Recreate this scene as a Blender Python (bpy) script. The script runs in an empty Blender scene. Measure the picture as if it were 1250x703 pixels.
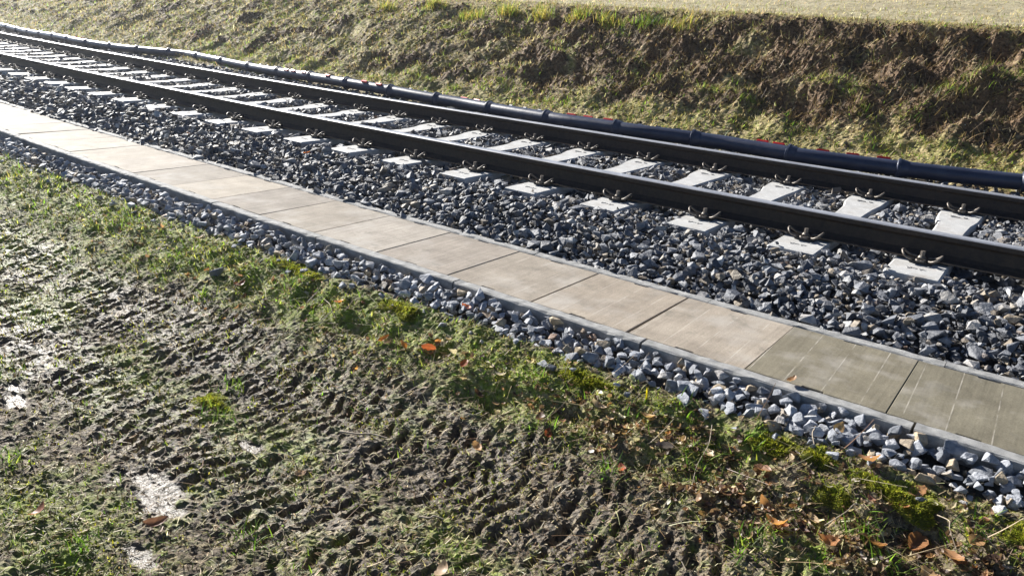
import bpy, bmesh, math, random
import numpy as np
from mathutils import Vector, Matrix

# ------------------------------------------------------------------ camera, sky, sun, exposure
scene = bpy.context.scene
COL = scene.collection
R = math.radians
CAM_POS = (0.0, -4.449, 1.1149)
YAW, PITCH, ROLL, FPX = 0.6053, 0.3404, 0.0606, 944.557
cam_data = bpy.data.cameras.new('camera')
cam_data.sensor_width = 36.0
cam_data.lens = FPX / 1250.0 * 36.0
cam_data.clip_start = 0.05
cam_data.clip_end = 600.0
cam = bpy.data.objects.new('camera', cam_data)
COL.objects.link(cam)
_f = Vector((-math.sin(YAW) * math.cos(PITCH), math.cos(YAW) * math.cos(PITCH), -math.sin(PITCH)))
_r = Vector((math.cos(YAW), math.sin(YAW), 0.0))
_u = _r.cross(_f)
_r2 = _r * math.cos(ROLL) + _u * math.sin(ROLL)
_u2 = -_r * math.sin(ROLL) + _u * math.cos(ROLL)
cam.matrix_world = Matrix(((_r2.x, _u2.x, -_f.x, CAM_POS[0]), (_r2.y, _u2.y, -_f.y, CAM_POS[1]),
                           (_r2.z, _u2.z, -_f.z, CAM_POS[2]), (0, 0, 0, 1)))
scene.camera = cam

SUN_EL, SUN_LEFT = R(26.0), R(77.5)          # elevation; azimuth to the left of +Y
world = bpy.data.worlds.new('World')
scene.world = world
world.use_nodes = True
wn = world.node_tree
wn.nodes.clear()
sky = wn.nodes.new('ShaderNodeTexSky')
sky.sky_type = 'NISHITA'
sky.sun_disc = False
sky.sun_elevation = SUN_EL
sky.sun_rotation = -SUN_LEFT
sky.altitude = 900.0
sky.air_density = 0.6
sky.dust_density = 0.15
sky.ozone_density = 2.0
bg = wn.nodes.new('ShaderNodeBackground')
bg.inputs['Strength'].default_value = 0.05
wo = wn.nodes.new('ShaderNodeOutputWorld')
wn.links.new(sky.outputs[0], bg.inputs[0])
wn.links.new(bg.outputs[0], wo.inputs[0])

sd = bpy.data.lights.new('sun', 'SUN')
sd.energy = 5.0
sd.angle = R(0.53)
sd.color = (1.0, 0.96, 0.895)
sun = bpy.data.objects.new('sun', sd)
COL.objects.link(sun)
S = Vector((-math.sin(SUN_LEFT) * math.cos(SUN_EL), math.cos(SUN_LEFT) * math.cos(SUN_EL), math.sin(SUN_EL)))
sun.rotation_euler = S.to_track_quat('Z', 'Y').to_euler()
sun.location = S * 30

scene.view_settings.view_transform = 'Standard'
scene.view_settings.look = 'None'
scene.view_settings.gamma = 1.0
scene.view_settings.use_curve_mapping = False
scene.view_settings.exposure = 1.38

rng = np.random.default_rng(11)
random.seed(5)
CAMV = np.array(CAM_POS)


# ------------------------------------------------------------------ numpy noise
def _hash(ix, iy, seed):
    h = (ix.astype(np.int64) * 374761393 + iy.astype(np.int64) * 668265263 + seed * 144665) & 0x7fffffff
    h = ((h ^ (h >> 13)) * 1274126177) & 0x7fffffff
    return ((h ^ (h >> 16)) & 0xffff) / 65535.0


def noise(x, y, seed=0):
    ix = np.floor(x); iy = np.floor(y)
    fx = x - ix; fy = y - iy
    res = 0
    ux = fx * fx * fx * (fx * (fx * 6 - 15) + 10); uy = fy * fy * fy * (fy * (fy * 6 - 15) + 10)
    g = []
    for dx in (0, 1):
        for dy in (0, 1):
            a = _hash(ix + dx, iy + dy, seed) * 2 * np.pi
            g.append(np.cos(a) * (fx - dx) + np.sin(a) * (fy - dy))
    n0 = g[0] + (g[1] - g[0]) * uy
    n1 = g[2] + (g[3] - g[2]) * uy
    return (n0 + (n1 - n0) * ux) * 1.5


def fbm(x, y, seed=0, o=3, gain=0.5):
    s = 0; a = 1.0; f = 1.0; t = 0
    for i in range(o):
        s = s + a * noise(x * f + 17.3 * i, y * f - 9.1 * i, seed + i)
        t += a; a *= gain; f *= 2.03
    return s / t


def billow(x, y, seed=0, o=2):
    s = 0; a = 1.0; f = 1.0
    for i in range(o):
        s = s + a * np.abs(noise(x * f + 5.7 * i, y * f + 3.1 * i, seed + i))
        a *= 0.5; f *= 2.1
    return s


def sstep(a, b, x):
    t = np.clip((x - a) / (b - a), 0, 1)
    return t * t * (3 - 2 * t)


# ------------------------------------------------------------------ track curve
K = 0.0075


def curve(x):
    x = np.asarray(x, float)
    q = K * x * x / 2
    l = K * 30 * 30 / 2 + K * 30 * (-x - 30)
    r = K * 15 * 15 / 2 + K * 15 * (x - 15)
    return np.where(x < -30, l, np.where(x > 15, r, q))


def slope_at(x):
    return K * max(-30.0, min(15.0, x))


def P(x, y, z):
    return Vector((x, y + float(curve(x)), z))


# ------------------------------------------------------------------ mesh helpers
def np_mesh(name, V, F, col=None, smooth=False):
    V = np.ascontiguousarray(V, np.float32); F = np.ascontiguousarray(F, np.int32)
    me = bpy.data.meshes.new(name)
    me.vertices.add(len(V)); me.vertices.foreach_set('co', V.ravel())
    k = F.shape[1]
    me.loops.add(F.size); me.loops.foreach_set('vertex_index', F.ravel())
    me.polygons.add(len(F))
    me.polygons.foreach_set('loop_start', np.arange(0, F.size, k, dtype=np.int32))
    me.polygons.foreach_set('loop_total', np.full(len(F), k, np.int32))
    me.polygons.foreach_set('use_smooth', np.full(len(F), smooth, bool))
    me.update(calc_edges=True)
    if col is not None:
        a = me.color_attributes.new('col', 'FLOAT_COLOR', 'POINT')
        c = np.ones((len(V), 4), np.float32); c[:, :col.shape[1]] = col
        a.data.foreach_set('color', c.ravel())
    return me


def link(name, data, mat=None, parent=None):
    o = bpy.data.objects.new(name, data)
    COL.objects.link(o)
    if mat is not None and data is not None and len(data.materials) == 0:
        data.materials.append(mat)
    if parent is not None:
        o.parent = parent
    return o


def tag(o, label=None, cat=None, group=None, kind=None):
    if label: o['label'] = label
    if cat: o['category'] = cat
    if group: o['group'] = group
    if kind: o['kind'] = kind
    return o


def bm_mesh(name, bm, smooth=False):
    me = bpy.data.meshes.new(name)
    bm.normal_update()
    bm.to_mesh(me); bm.free()
    if smooth:
        for p in me.polygons: p.use_smooth = True
    return me


def box_bm(sx, sy, sz, c=(0, 0, 0), bevel=0.0):
    bm = bmesh.new()
    bmesh.ops.create_cube(bm, size=1.0)
    bmesh.ops.scale(bm, vec=(sx, sy, sz), verts=bm.verts)
    if bevel > 0:
        bmesh.ops.bevel(bm, geom=list(bm.edges), offset=bevel, segments=2, affect='EDGES')
    bmesh.ops.translate(bm, vec=c, verts=bm.verts)
    return bm


def tube(path, rad, sides=6):
    """path (n,3) -> V,F quads, rad scalar or (n,)"""
    path = np.asarray(path, float); n = len(path)
    rad = np.broadcast_to(rad, (n,))
    t = np.gradient(path, axis=0); t /= np.linalg.norm(t, axis=1)[:, None] + 1e-9
    up = np.array([0, 0, 1.0])
    V = []
    for i in range(n):
        a = np.cross(t[i], up)
        if np.linalg.norm(a) < 0.1: a = np.cross(t[i], np.array([0, 1.0, 0]))
        a /= np.linalg.norm(a); b = np.cross(a, t[i])
        for s in range(sides):
            an = 2 * np.pi * s / sides
            V.append(path[i] + rad[i] * (np.cos(an) * a + np.sin(an) * b))
    F = []
    for i in range(n - 1):
        for s in range(sides):
            s2 = (s + 1) % sides
            F.append((i * sides + s, i * sides + s2, (i + 1) * sides + s2, (i + 1) * sides + s))
    return np.array(V), np.array(F)


def smooth_path(pts, n):
    pts = np.asarray(pts, float)
    m = len(pts); out = []
    ext = np.vstack([2 * pts[0] - pts[1], pts, 2 * pts[-1] - pts[-2]])
    for t in np.linspace(0, m - 1 - 1e-6, n):
        i = int(t); u = t - i
        p0, p1, p2, p3 = ext[i], ext[i + 1], ext[i + 2], ext[i + 3]
        out.append(0.5 * (2 * p1 + (p2 - p0) * u + (2 * p0 - 5 * p1 + 4 * p2 - p3) * u * u + (3 * p1 - p0 - 3 * p2 + p3) * u ** 3))
    return np.array(out)


# ------------------------------------------------------------------ materials
def new_mat(name):
    m = bpy.data.materials.new(name)
    m.use_nodes = True
    nt = m.node_tree
    b = nt.nodes['Principled BSDF']
    return m, nt, b


def N(nt, t, **kw):
    n = nt.nodes.new(t)
    for k, v in kw.items():
        if k in n.inputs: n.inputs[k].default_value = v
        else: setattr(n, k, v)
    return n


def ramp(nt, fac, stops):
    r = nt.nodes.new('ShaderNodeValToRGB')
    el = r.color_ramp.elements
    while len(el) > 1: el.remove(el[-1])
    el[0].position = stops[0][0]; el[0].color = (*stops[0][1], 1)
    for p, c in stops[1:]:
        e = el.new(p); e.color = (*c, 1)
    nt.links.new(fac, r.inputs[0])
    return r.outputs[0]


def mix(nt, fac, a, b, mode='MIX'):
    m = nt.nodes.new('ShaderNodeMix'); m.data_type = 'RGBA'; m.blend_type = mode
    for s, v in ((m.inputs[0], fac), (m.inputs[6], a), (m.inputs[7], b)):
        if hasattr(v, 'is_linked') or isinstance(v, bpy.types.NodeSocket): nt.links.new(v, s)
        elif isinstance(v, (int, float)): s.default_value = v
        else: s.default_value = (*v, 1)
    return m.outputs[2]


def math_n(nt, op, a, b=0.0, clamp=False):
    m = nt.nodes.new('ShaderNodeMath'); m.operation = op; m.use_clamp = clamp
    for s, v in ((m.inputs[0], a), (m.inputs[1], b)):
        if isinstance(v, bpy.types.NodeSocket): nt.links.new(v, s)
        else: s.default_value = v
    return m.outputs[0]


def coords(nt, obj=True):
    return nt.nodes.new('ShaderNodeTexCoord').outputs['Object' if obj else 'Generated']


def noise_n(nt, vec, scale, detail=4.0, rough=0.6, dist=0.0):
    n = N(nt, 'ShaderNodeTexNoise', Scale=scale, Detail=detail, Roughness=rough, Distortion=dist)
    if vec is not None: nt.links.new(vec, n.inputs['Vector'])
    return n.outputs[0]


def bump(nt, b, h, strength, dist, prev=None):
    n = N(nt, 'ShaderNodeBump', Strength=strength, Distance=dist)
    nt.links.new(h, n.inputs['Height'])
    if prev is not None: nt.links.new(prev, n.inputs['Normal'])
    if b is not None: nt.links.new(n.outputs[0], b.inputs['Normal'])
    return n.outputs[0]


def attr(nt, name, t='GEOMETRY'):
    a = nt.nodes.new('ShaderNodeAttribute'); a.attribute_name = name; a.attribute_type = t
    return a


def mat_terrain(name, mud_a, mud_b, moss_a, moss_b, straw_a, straw_b, sc=1.0):
    m, nt, b = new_mat(name)
    v = coords(nt)
    cov = attr(nt, 'col')
    sep = nt.nodes.new('ShaderNodeSeparateColor'); nt.links.new(cov.outputs['Color'], sep.inputs[0])
    big = noise_n(nt, v, 4 * sc, 5, .65)
    fine = noise_n(nt, v, 55 * sc, 5, .7)
    mid = noise_n(nt, v, 18 * sc, 4, .65)
    mud = mix(nt, ramp(nt, fine, [(.32, (0, 0, 0)), (.68, (1, 1, 1))]), mud_a, mud_b)
    moss = mix(nt, ramp(nt, fine, [(.3, (0, 0, 0)), (.7, (1, 1, 1))]), moss_a, moss_b)
    straw = mix(nt, ramp(nt, fine, [(.35, (0, 0, 0)), (.65, (1, 1, 1))]), straw_a, straw_b)
    mk = math_n(nt, 'ADD', sep.outputs[0], math_n(nt, 'MULTIPLY', math_n(nt, 'SUBTRACT', mid, .5), 2.2))
    mk = math_n(nt, 'SUBTRACT', mk, .25)
    c = mix(nt, math_n(nt, 'MULTIPLY', mk, 1.6, True), mud, moss)
    sk = math_n(nt, 'ADD', sep.outputs[1], math_n(nt, 'MULTIPLY', math_n(nt, 'SUBTRACT', noise_n(nt, v, 30 * sc, 4, .7), .5), 2.6))
    sk = math_n(nt, 'SUBTRACT', sk, .3)
    c = mix(nt, math_n(nt, 'MULTIPLY', sk, 1.6, True), c, straw)
    nt.links.new(c, b.inputs['Base Color'])
    r = math_n(nt, 'SUBTRACT', .88, math_n(nt, 'MULTIPLY', sep.outputs[2], .55))
    nt.links.new(r, b.inputs['Roughness'])
    b.inputs['Specular IOR Level'].default_value = 0.5
    p = bump(nt, None, mid, .35, .02)
    p = bump(nt, None, fine, .7, .012, p)
    bump(nt, b, noise_n(nt, v, 190 * sc, 3, .6), .5, .004, p)
    return m


def mat_stone(name, stops, rough=.8, spec=.4):
    m, nt, b = new_mat(name)
    a = attr(nt, 'col')
    sep = nt.nodes.new('ShaderNodeSeparateColor'); nt.links.new(a.outputs['Color'], sep.inputs[0])
    v = coords(nt)
    base = ramp(nt, sep.outputs[0], stops)
    n = noise_n(nt, v, 45, 5, .7)
    c = mix(nt, 1.0, base, ramp(nt, n, [(.25, (.5, .5, .51)), (.55, (1, 1, 1)), (.75, (1.6, 1.57, 1.5))]), 'MULTIPLY')
    nt.links.new(c, b.inputs['Base Color'])
    b.inputs['Roughness'].default_value = rough
    b.inputs['Specular IOR Level'].default_value = spec
    p = bump(nt, None, n, .7, .012)
    bump(nt, b, noise_n(nt, v, 160, 3, .6), .6, .004, p)
    return m


def mat_blade(name, trans=.5, rough=.55):
    m = bpy.data.materials.new(name); m.use_nodes = True
    nt = m.node_tree; b = nt.nodes['Principled BSDF']; out = nt.nodes['Material Output']
    a = attr(nt, 'col')
    nt.links.new(a.outputs['Color'], b.inputs['Base Color'])
    b.inputs['Roughness'].default_value = rough
    b.inputs['Specular IOR Level'].default_value = .35
    t = nt.nodes.new('ShaderNodeBsdfTranslucent')
    nt.links.new(mix(nt, 1.0, a.outputs['Color'], (1.5, 1.5, 1.1), 'MULTIPLY'), t.inputs[0])
    ms = nt.nodes.new('ShaderNodeMixShader'); ms.inputs[0].default_value = trans
    nt.links.new(b.outputs[0], ms.inputs[1]); nt.links.new(t.outputs[0], ms.inputs[2])
    nt.links.new(ms.outputs[0], out.inputs[0])
    return m


def mat_concrete(name, a, bcol, rough=.75, sc=1.0, obj_tint=False, spec=.4, bstr=.3):
    m, nt, b = new_mat(name)
    v = coords(nt)
    if obj_tint:
        info = nt.nodes.new('ShaderNodeObjectInfo')
        off = nt.nodes.new('ShaderNodeVectorMath'); off.operation = 'ADD'
        nt.links.new(v, off.inputs[0])
        cx = nt.nodes.new('ShaderNodeCombineXYZ')
        nt.links.new(math_n(nt, 'MULTIPLY', info.outputs['Random'], 37.0), cx.inputs[0])
        nt.links.new(cx.outputs[0], off.inputs[1]); v = off.outputs[0]
    big = noise_n(nt, v, 5 * sc, 6, .65)
    fine = noise_n(nt, v, 130 * sc, 4, .7)
    c = mix(nt, ramp(nt, big, [(.3, (0, 0, 0)), (.7, (1, 1, 1))]), a, bcol)
    c = mix(nt, 1.0, c, ramp(nt, fine, [(.25, (.7, .7, .7)), (.6, (1.06, 1.06, 1.06))]), 'MULTIPLY')
    if obj_tint:
        t = attr(nt, 'tint', 'OBJECT')
        c = mix(nt, 1.0, c, t.outputs['Color'], 'MULTIPLY')
        # broad stains and faint streaks left by the trowel, running across the lid
        mp = nt.nodes.new('ShaderNodeMapping'); nt.links.new(v, mp.inputs[0]); mp.inputs['Scale'].default_value = (60, 3, 1)
        st = noise_n(nt, mp.outputs[0], 1.0, 3, .6)
        c = mix(nt, 1.0, c, ramp(nt, st, [(.3, (.86, .86, .85)), (.6, (1.05, 1.05, 1.05))]), 'MULTIPLY')
        sx = nt.nodes.new('ShaderNodeSeparateXYZ'); nt.links.new(coords(nt), sx.inputs[0])
        ln = math_n(nt, 'ABSOLUTE', math_n(nt, 'SUBTRACT', math_n(nt, 'FRACT', math_n(nt, 'ADD', math_n(nt, 'MULTIPLY', math_n(nt, 'ADD', sx.outputs[0], math_n(nt, 'MULTIPLY', sx.outputs[1], .03)), 7.3), math_n(nt, 'MULTIPLY', info.outputs['Random'], .6))), .5))
        line = math_n(nt, 'MULTIPLY', math_n(nt, 'LESS_THAN', ln, .016), math_n(nt, 'MULTIPLY', math_n(nt, 'SUBTRACT', noise_n(nt, v, 9, 2, .5), .38), 4.0, True))
        c = mix(nt, math_n(nt, 'MULTIPLY', line, .5), c, (.52, .48, .42))
        pale = math_n(nt, 'MULTIPLY', math_n(nt, 'SUBTRACT', noise_n(nt, v, 3.2, 4, .6), .52), 5.0, True)
        c = mix(nt, math_n(nt, 'MULTIPLY', pale, .5), c, (.42, .395, .36))
        drk = math_n(nt, 'MULTIPLY', math_n(nt, 'SUBTRACT', noise_n(nt, v, 7.5, 5, .7), .56), 6.0, True)
        c = mix(nt, math_n(nt, 'MULTIPLY', drk, .7), c, (.13, .12, .095))
    if name.startswith('sleeper'):
        info = nt.nodes.new('ShaderNodeObjectInfo')
        sh = nt.nodes.new('ShaderNodeVectorMath'); sh.operation = 'ADD'; nt.links.new(v, sh.inputs[0])
        nt.links.new(math_n(nt, 'MULTIPLY', info.outputs['Random'], 23.0), sh.inputs[1])
        st2 = math_n(nt, 'MULTIPLY', math_n(nt, 'SUBTRACT', noise_n(nt, sh.outputs[0], 9, 5, .7), .5), 4.0, True)
        c = mix(nt, math_n(nt, 'MULTIPLY', st2, .55), c, (.27, .22, .165))
    nt.links.new(c, b.inputs['Base Color'])
    b.inputs['Roughness'].default_value = rough
    b.inputs['Specular IOR Level'].default_value = spec
    p = bump(nt, None, big, .15, .02)
    if obj_tint:
        p = bump(nt, None, st, .25, .003, p)
        p = bump(nt, None, line, .5, .004, p)
    bump(nt, b, fine, bstr, .003, p)
    return m


M = {}
M['ground'] = mat_terrain('muddy_ground', (.028, .02, .012), (.18, .132, .08), (.055, .075, .010), (.28, .34, .035), (.2, .155, .08), (.5, .42, .25))
M['bank'] = mat_terrain('bank_soil', (.026, .015, .007), (.25, .152, .075), (.075, .075, .016), (.32, .29, .075), (.24, .18, .085), (.55, .45, .24), .6)
M['field'] = mat_terrain('dry_meadow', (.2, .16, .08), (.33, .28, .16), (.16, .15, .05), (.3, .27, .12), (.3, .26, .15), (.46, .41, .27), .5)
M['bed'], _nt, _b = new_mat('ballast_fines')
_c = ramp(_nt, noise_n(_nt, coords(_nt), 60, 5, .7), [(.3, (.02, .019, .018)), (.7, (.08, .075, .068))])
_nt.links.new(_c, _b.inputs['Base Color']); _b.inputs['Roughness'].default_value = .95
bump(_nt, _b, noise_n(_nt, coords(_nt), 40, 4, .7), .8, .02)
M['ballast'] = mat_stone('crushed_ballast', [(0, (.05, .054, .064)), (.3, (.098, .104, .12)), (.55, (.16, .168, .188)), (.7, (.25, .255, .27)), (.76, (.17, .135, .1)), (.84, (.27, .22, .155)), (.9, (.33, .33, .33)), (.97, (.46, .46, .45)), (1, (.13, .08, .055))], .62, .5)
M['stones'] = mat_stone('pale_stones', [(0, (.13, .14, .16)), (.35, (.235, .25, .28)), (.65, (.35, .365, .40)), (.84, (.48, .485, .50)), (.9, (.3, .24, .17)), (.96, (.42, .34, .23)), (1, (.22, .13, .09))], .7, .45)
M['clod'] = mat_stone('soil_crumbs', [(0, (.035, .026, .017)), (.5, (.095, .07, .045)), (.8, (.18, .14, .085)), (1, (.34, .27, .17))], .85, .4)
M['bank_clod'] = mat_stone('bank_crumbs', [(0, (.035, .022, .013)), (.5, (.1, .066, .036)), (.8, (.18, .125, .07)), (1, (.3, .23, .13))], .9, .3)
M['blade'] = mat_blade('grass_blades')
M['moss'] = mat_blade('moss_fronds', .45, .7)
M['straw'] = mat_blade('dead_stalks', .2, .6)
M['leaf'] = mat_blade('dead_leaves', .35, .5)
M['sleeper'] = mat_concrete('sleeper_concrete', (.42, .42, .41), (.55, .545, .53), .6, 1.6, spec=.5)
M['trough'] = mat_concrete('trough_concrete', (.19, .19, .185), (.42, .415, .40), .8, 3.0, bstr=1.0)
M['lid'] = mat_concrete('lid_concrete', (.215, .185, .15), (.365, .32, .265), .8, 1.0, True, .3)

M['rail'], _nt, _b = new_mat('rusty_rail_steel')
_v = coords(_nt)
_c = ramp(_nt, noise_n(_nt, _v, 40, 5, .7), [(.3, (.012, .009, .008)), (.7, (.05, .034, .024))])
_nt.links.new(_c, _b.inputs['Base Color']); _b.inputs['Roughness'].default_value = .72
bump(_nt, _b, noise_n(_nt, _v, 120, 3, .6), .25, .002)
M['rail_top'], _nt, _b = new_mat('worn_rail_head')
_v = coords(_nt)
_nt.links.new(ramp(_nt, noise_n(_nt, _v, 8, 4, .6), [(.3, (.42, .42, .43)), (.7, (.62, .62, .63))]), _b.inputs['Base Color'])
_b.inputs['Metallic'].default_value = .55; _b.inputs['Roughness'].default_value = .36
M['foot_edge'], _nt, _b = new_mat('rust_foot_edge')
_nt.links.new(ramp(_nt, noise_n(_nt, coords(_nt), 30, 4, .6), [(.3, (.07, .045, .03)), (.7, (.2, .14, .09))]), _b.inputs['Base Color'])
_b.inputs['Roughness'].default_value = .7
M['clip'], _nt, _b = new_mat('clip_spring_steel')
_nt.links.new(ramp(_nt, noise_n(_nt, coords(_nt), 90, 3, .6), [(.3, (.08, .066, .054)), (.7, (.19, .165, .14))]), _b.inputs['Base Color'])
_b.inputs['Metallic'].default_value = .35; _b.inputs['Roughness'].default_value = .5
M['plate'], _nt, _b = new_mat('guide_plate_plastic')
_b.inputs['Base Color'].default_value = (.02, .02, .022, 1); _b.inputs['Roughness'].default_value = .6
M['mark'], _nt, _b = new_mat('moulded_mark')
_b.inputs['Base Color'].default_value = (.2, .2, .2, 1); _b.inputs['Roughness'].default_value = .9
M['pipe'], _nt, _b = new_mat('blue_black_plastic')
_v = coords(_nt)
_nt.links.new(ramp(_nt, noise_n(_nt, _v, 6, 5, .6), [(.3, (.024, .03, .055)), (.7, (.045, .055, .09))]), _b.inputs['Base Color'])
_nt.links.new(math_n(_nt, 'ADD', math_n(_nt, 'MULTIPLY', noise_n(_nt, _v, 30, 4, .7), .3), .22), _b.inputs['Roughness'])
bump(_nt, _b, noise_n(_nt, _v, 50, 3, .6), .08, .002)
M['red'], _nt, _b = new_mat('red_plastic')
_b.inputs['Base Color'].default_value = (.75, .02, .025, 1); _b.inputs['Roughness'].default_value = .4
M['yellow'] = M['leaf']


# ------------------------------------------------------------------ terrain heights (x, y in track space)
GY = [-60, -6, -3.2, -2.8, -2.4, -2.12, -1.95, -1.88, -1.70]
GZ = [-.75, -.5, -.46, -.44, -.36, -.25, -.195, -.22, -.24]
PUDDLES = [(-2.19, -3.32, .2, .08), (-3.3, -3.3, .09, .04), (-2.2, -2.95, .10, .04), (-4.5, -3.05, .25, .06), (-1.95, -3.52, .08, .04), (-3.2, -3.35, .12, .04)]
PITS = [(-.06, -2.13, .09, .06, .06), (-.33, -2.17, .08, .05, .05), (-.62, -2.12, .12, .05, .045), (-1.33, -2.19, .16, .05, .05), (-1.98, -2.12, .1, .05, .05),
        (-2.35, -2.18, .2, .04, .04), (-2.95, -2.3, .14, .05, .05), (-3.2, -2.2, .12, .05, .04), (-2.05, -3.7, .14, .09, .06), (-.95, -2.27, .12, .06, .045), (-1.6, -2.27, .1, .05, .04)]


def wet_mask(x, y):
    w = 0
    for px, py, rx, ry in PUDDLES:
        w = np.maximum(w, np.exp(-((x - px) / rx) ** 2 - ((y - py) / ry) ** 2))
    w = w + .55 * fbm(x * 9, y * 9, 81, 3)
    return sstep(.35, .7, w)


def lug_mask(x, y):
    """tyre bands: where the mud is churned by tread blocks"""
    a = np.exp(-((y + 2.62 + .04 * np.sin(x * .9)) / .26) ** 4)
    b = np.exp(-((y + 3.12 + .05 * np.sin(x * .7 + 1)) / .22) ** 4)
    return a, b


def ground_z(x, y):
    z = np.interp(y, GY, GZ)
    near = sstep(-9, -4, y)
    z = z + fbm(x * 1.7, y * 1.7, 3, 3) * .025 * sstep(-1.9, -2.3, y)
    strip = np.exp(-((y + 2.12) / .22) ** 2)
    z = z + fbm(x * 6, y * 6, 7, 3) * (.007 + .045 * strip) * sstep(-1.86, -1.96, y)
    wet = wet_mask(x, y)
    a, b = lug_mask(x, y)
    wob = fbm(x * 3.5, y * 3.5, 21, 2) * .09
    lug = 0
    for mk, yc, sl, sp, ph in ((a, -2.62, .30, .064, 0.0), (b, -3.12, -.22, .068, .4)):
        v = (y - yc + .03 * np.sin(x * 2.3)) / .12 + 20
        row = np.floor(v); fv = v - row
        u = (x + wob * .6 + sl * np.abs(y - yc)) / sp + ph + row * .37
        fr = u - np.floor(u)
        cell = _hash(np.floor(u), row, 5); c2 = _hash(np.floor(u), row, 9)
        w0 = .12 + .1 * c2
        g = sstep(w0, w0 + .16, fr) * (1 - sstep(.58, .78, fr)) * sstep(.04, .18, fv) * (1 - sstep(.72 + .2 * c2, .96, fv))
        lug = lug + mk * g * np.clip(cell * 2.2 - .45, 0, 1.15) * .025
    z = z - lug * (1 - .85 * wet)
    for px, py, rx, ry, d in PITS:
        z = z - d * np.exp(-((x - px) / rx) ** 2 - ((y - py) / ry) ** 2)
    rough = (1 - .55 * wet) * sstep(-1.86, -1.98, y)
    z = z + (billow(x * 15, y * 15, 41, 2) - .35) * .011 * rough
    z = z + (billow(x * 32, y * 32, 45, 2) - .35) * .011 * rough
    z = z + noise(x * 75, y * 75, 49) * .0055 * rough
    z = z - wet * .012
    return z


HOLES = [(-2.51, 4.05, .26, .13, .24), (-.86, 5.1, .26, .13, .22), (-.72, 4.3, .34, .16, .24), (-1.6, 5.38, .4, .06, .14), (-1.31, 3.55, .13, .06, .10),
         (-4.6, 4.6, .16, .1, .14), (-8.85, 3.75, .4, .08, .1), (-.2, 4.0, .3, .2, .15), (-3.4, 4.85, .3, .12, .12), (-1.9, 4.9, .35, .1, .12), (-2.9, 5.2, .3, .1, .12),
         (-5.6, 4.15, .35, .1, .1), (-6.8, 4.9, .3, .12, .1), (-10.5, 4.5, .5, .15, .12), (-3.6, 5.45, .3, .06, .1), (-1.2, 4.65, .2, .08, .1)]


def bank_shape(y):
    return np.interp(y, [2.2, 3.0, 3.32, 3.6, 5.35, 5.62, 6.1, 9, 40, 70], [-.25, -.12, .04, .17, 1.17, 1.28, 1.34, 1.72, 6.0, 9.0])


def soil_mask(x, y):
    """1 where the bank is bare turned soil, 0 where grass and dry thatch cover it"""
    m = sstep(-9.5, -3.5, x + 1.5 * fbm(x * .8, y * .8, 91, 2)) * sstep(3.6, 4.15, y + .35 * fbm(x * 1.1, y * 1.3, 93, 2)) * (1 - sstep(5.3, 5.6, y + .2 * fbm(x * 1.5, y * 0, 97, 2)))
    patch = .75 * sstep(.1, .35, fbm(x * 1.3, y * 2.2, 95, 3))
    m = np.maximum(m * (1 - .8 * sstep(-.02, .25, fbm(x * 1.6, y * 2.0, 96, 3))), patch * sstep(3.5, 3.9, y) * (1 - sstep(5.4, 5.7, y)))
    return m


def bank_z(x, y):
    z = bank_shape(y)
    on = sstep(3.2, 3.6, y)
    top = 1 - .85 * sstep(5.25, 5.6, y)
    amp = (.45 + .55 * soil_mask(x, y)) * top
    z = z + fbm(x * .9, y * 1.2, 61, 3) * .10 * on * top
    z = z + fbm(x * 2.6, y * 3.2, 63, 3) * .21 * on * amp
    z = z + (billow(x * 9, y * 9, 65, 2) - .35) * .075 * (.25 + .75 * on) * amp
    z = z + (billow(x * 23, y * 23, 67, 2) - .35) * .032 * amp
    z = z + noise(x * 60, y * 60, 69) * .008 * amp
    for px, py, rx, ry, d in HOLES:
        dx = (x - px) / rx; dy = (y - py) / ry
        z = z - 1.35 * d * np.exp(-dx ** 2 - dy ** 2) + .35 * d * np.exp(-(dx / 1.1) ** 2 - ((y - py - 1.6 * ry) / ry) ** 2)
    return z


SLEEPER_X0, SLEEPER_SP = -.4721, .6
NEAR_RAIL_Y, FAR_RAIL_Y = .095, .095 + 1.574


def ballast_z(x, y):
    z = np.interp(y, [-1.05, -.95, -.8, -.45, -.27, .1, .88, 1.7, 2.0, 2.5, 2.9, 3.4], [-.155, -.145, -.105, -.036, -.022, -.026, -.03, -.028, -.026, -.028, -.05, -.02])
    return z + fbm(x * 2.5, y * 2.5, 101, 3) * .022


# ------------------------------------------------------------------ sheets
def world_y(x, y):
    """track space to world; the bank's own profile is laid out 1.3 times longer than its height table"""
    return np.where(y > 3.35, 3.35 + (y - 3.35) * 1.3, y) + curve(x)


def graded(lo, hi, fine_lo, fine_hi, step, d0, grow=1.18):
    """coordinates: step(d) proportional to distance inside the fine zone, geometric outside"""
    xs = [fine_hi]
    while xs[-1] > fine_lo:
        xs.append(xs[-1] - step * math.hypot(xs[-1], d0))
    s = step * math.hypot(xs[-1], d0)
    while xs[-1] > lo:
        s = min(s * grow, 12); xs.append(xs[-1] - s)
    right = []; s = step * d0; x = fine_hi
    while x < hi:
        s = min(s * grow, 12); x += s; right.append(x)
    return np.array(sorted(xs + right))


def sheet(name, xs, ys, zf, covf, mat, smooth=False):
    X, Y = np.meshgrid(xs, ys)
    x = X.ravel(); y = Y.ravel()
    z = zf(x, y)
    V = np.stack([x, world_y(x, y), z], 1)
    nx, ny = len(xs), len(ys)
    i = (np.arange(ny - 1)[:, None] * nx + np.arange(nx - 1)[None, :]).ravel()
    F = np.stack([i, i + 1, i + nx + 1, i + nx], 1)
    me = np_mesh(name, V, F, covf(x, y) if covf else None, smooth)
    return tag(link(name, me, mat), kind='structure')


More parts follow.
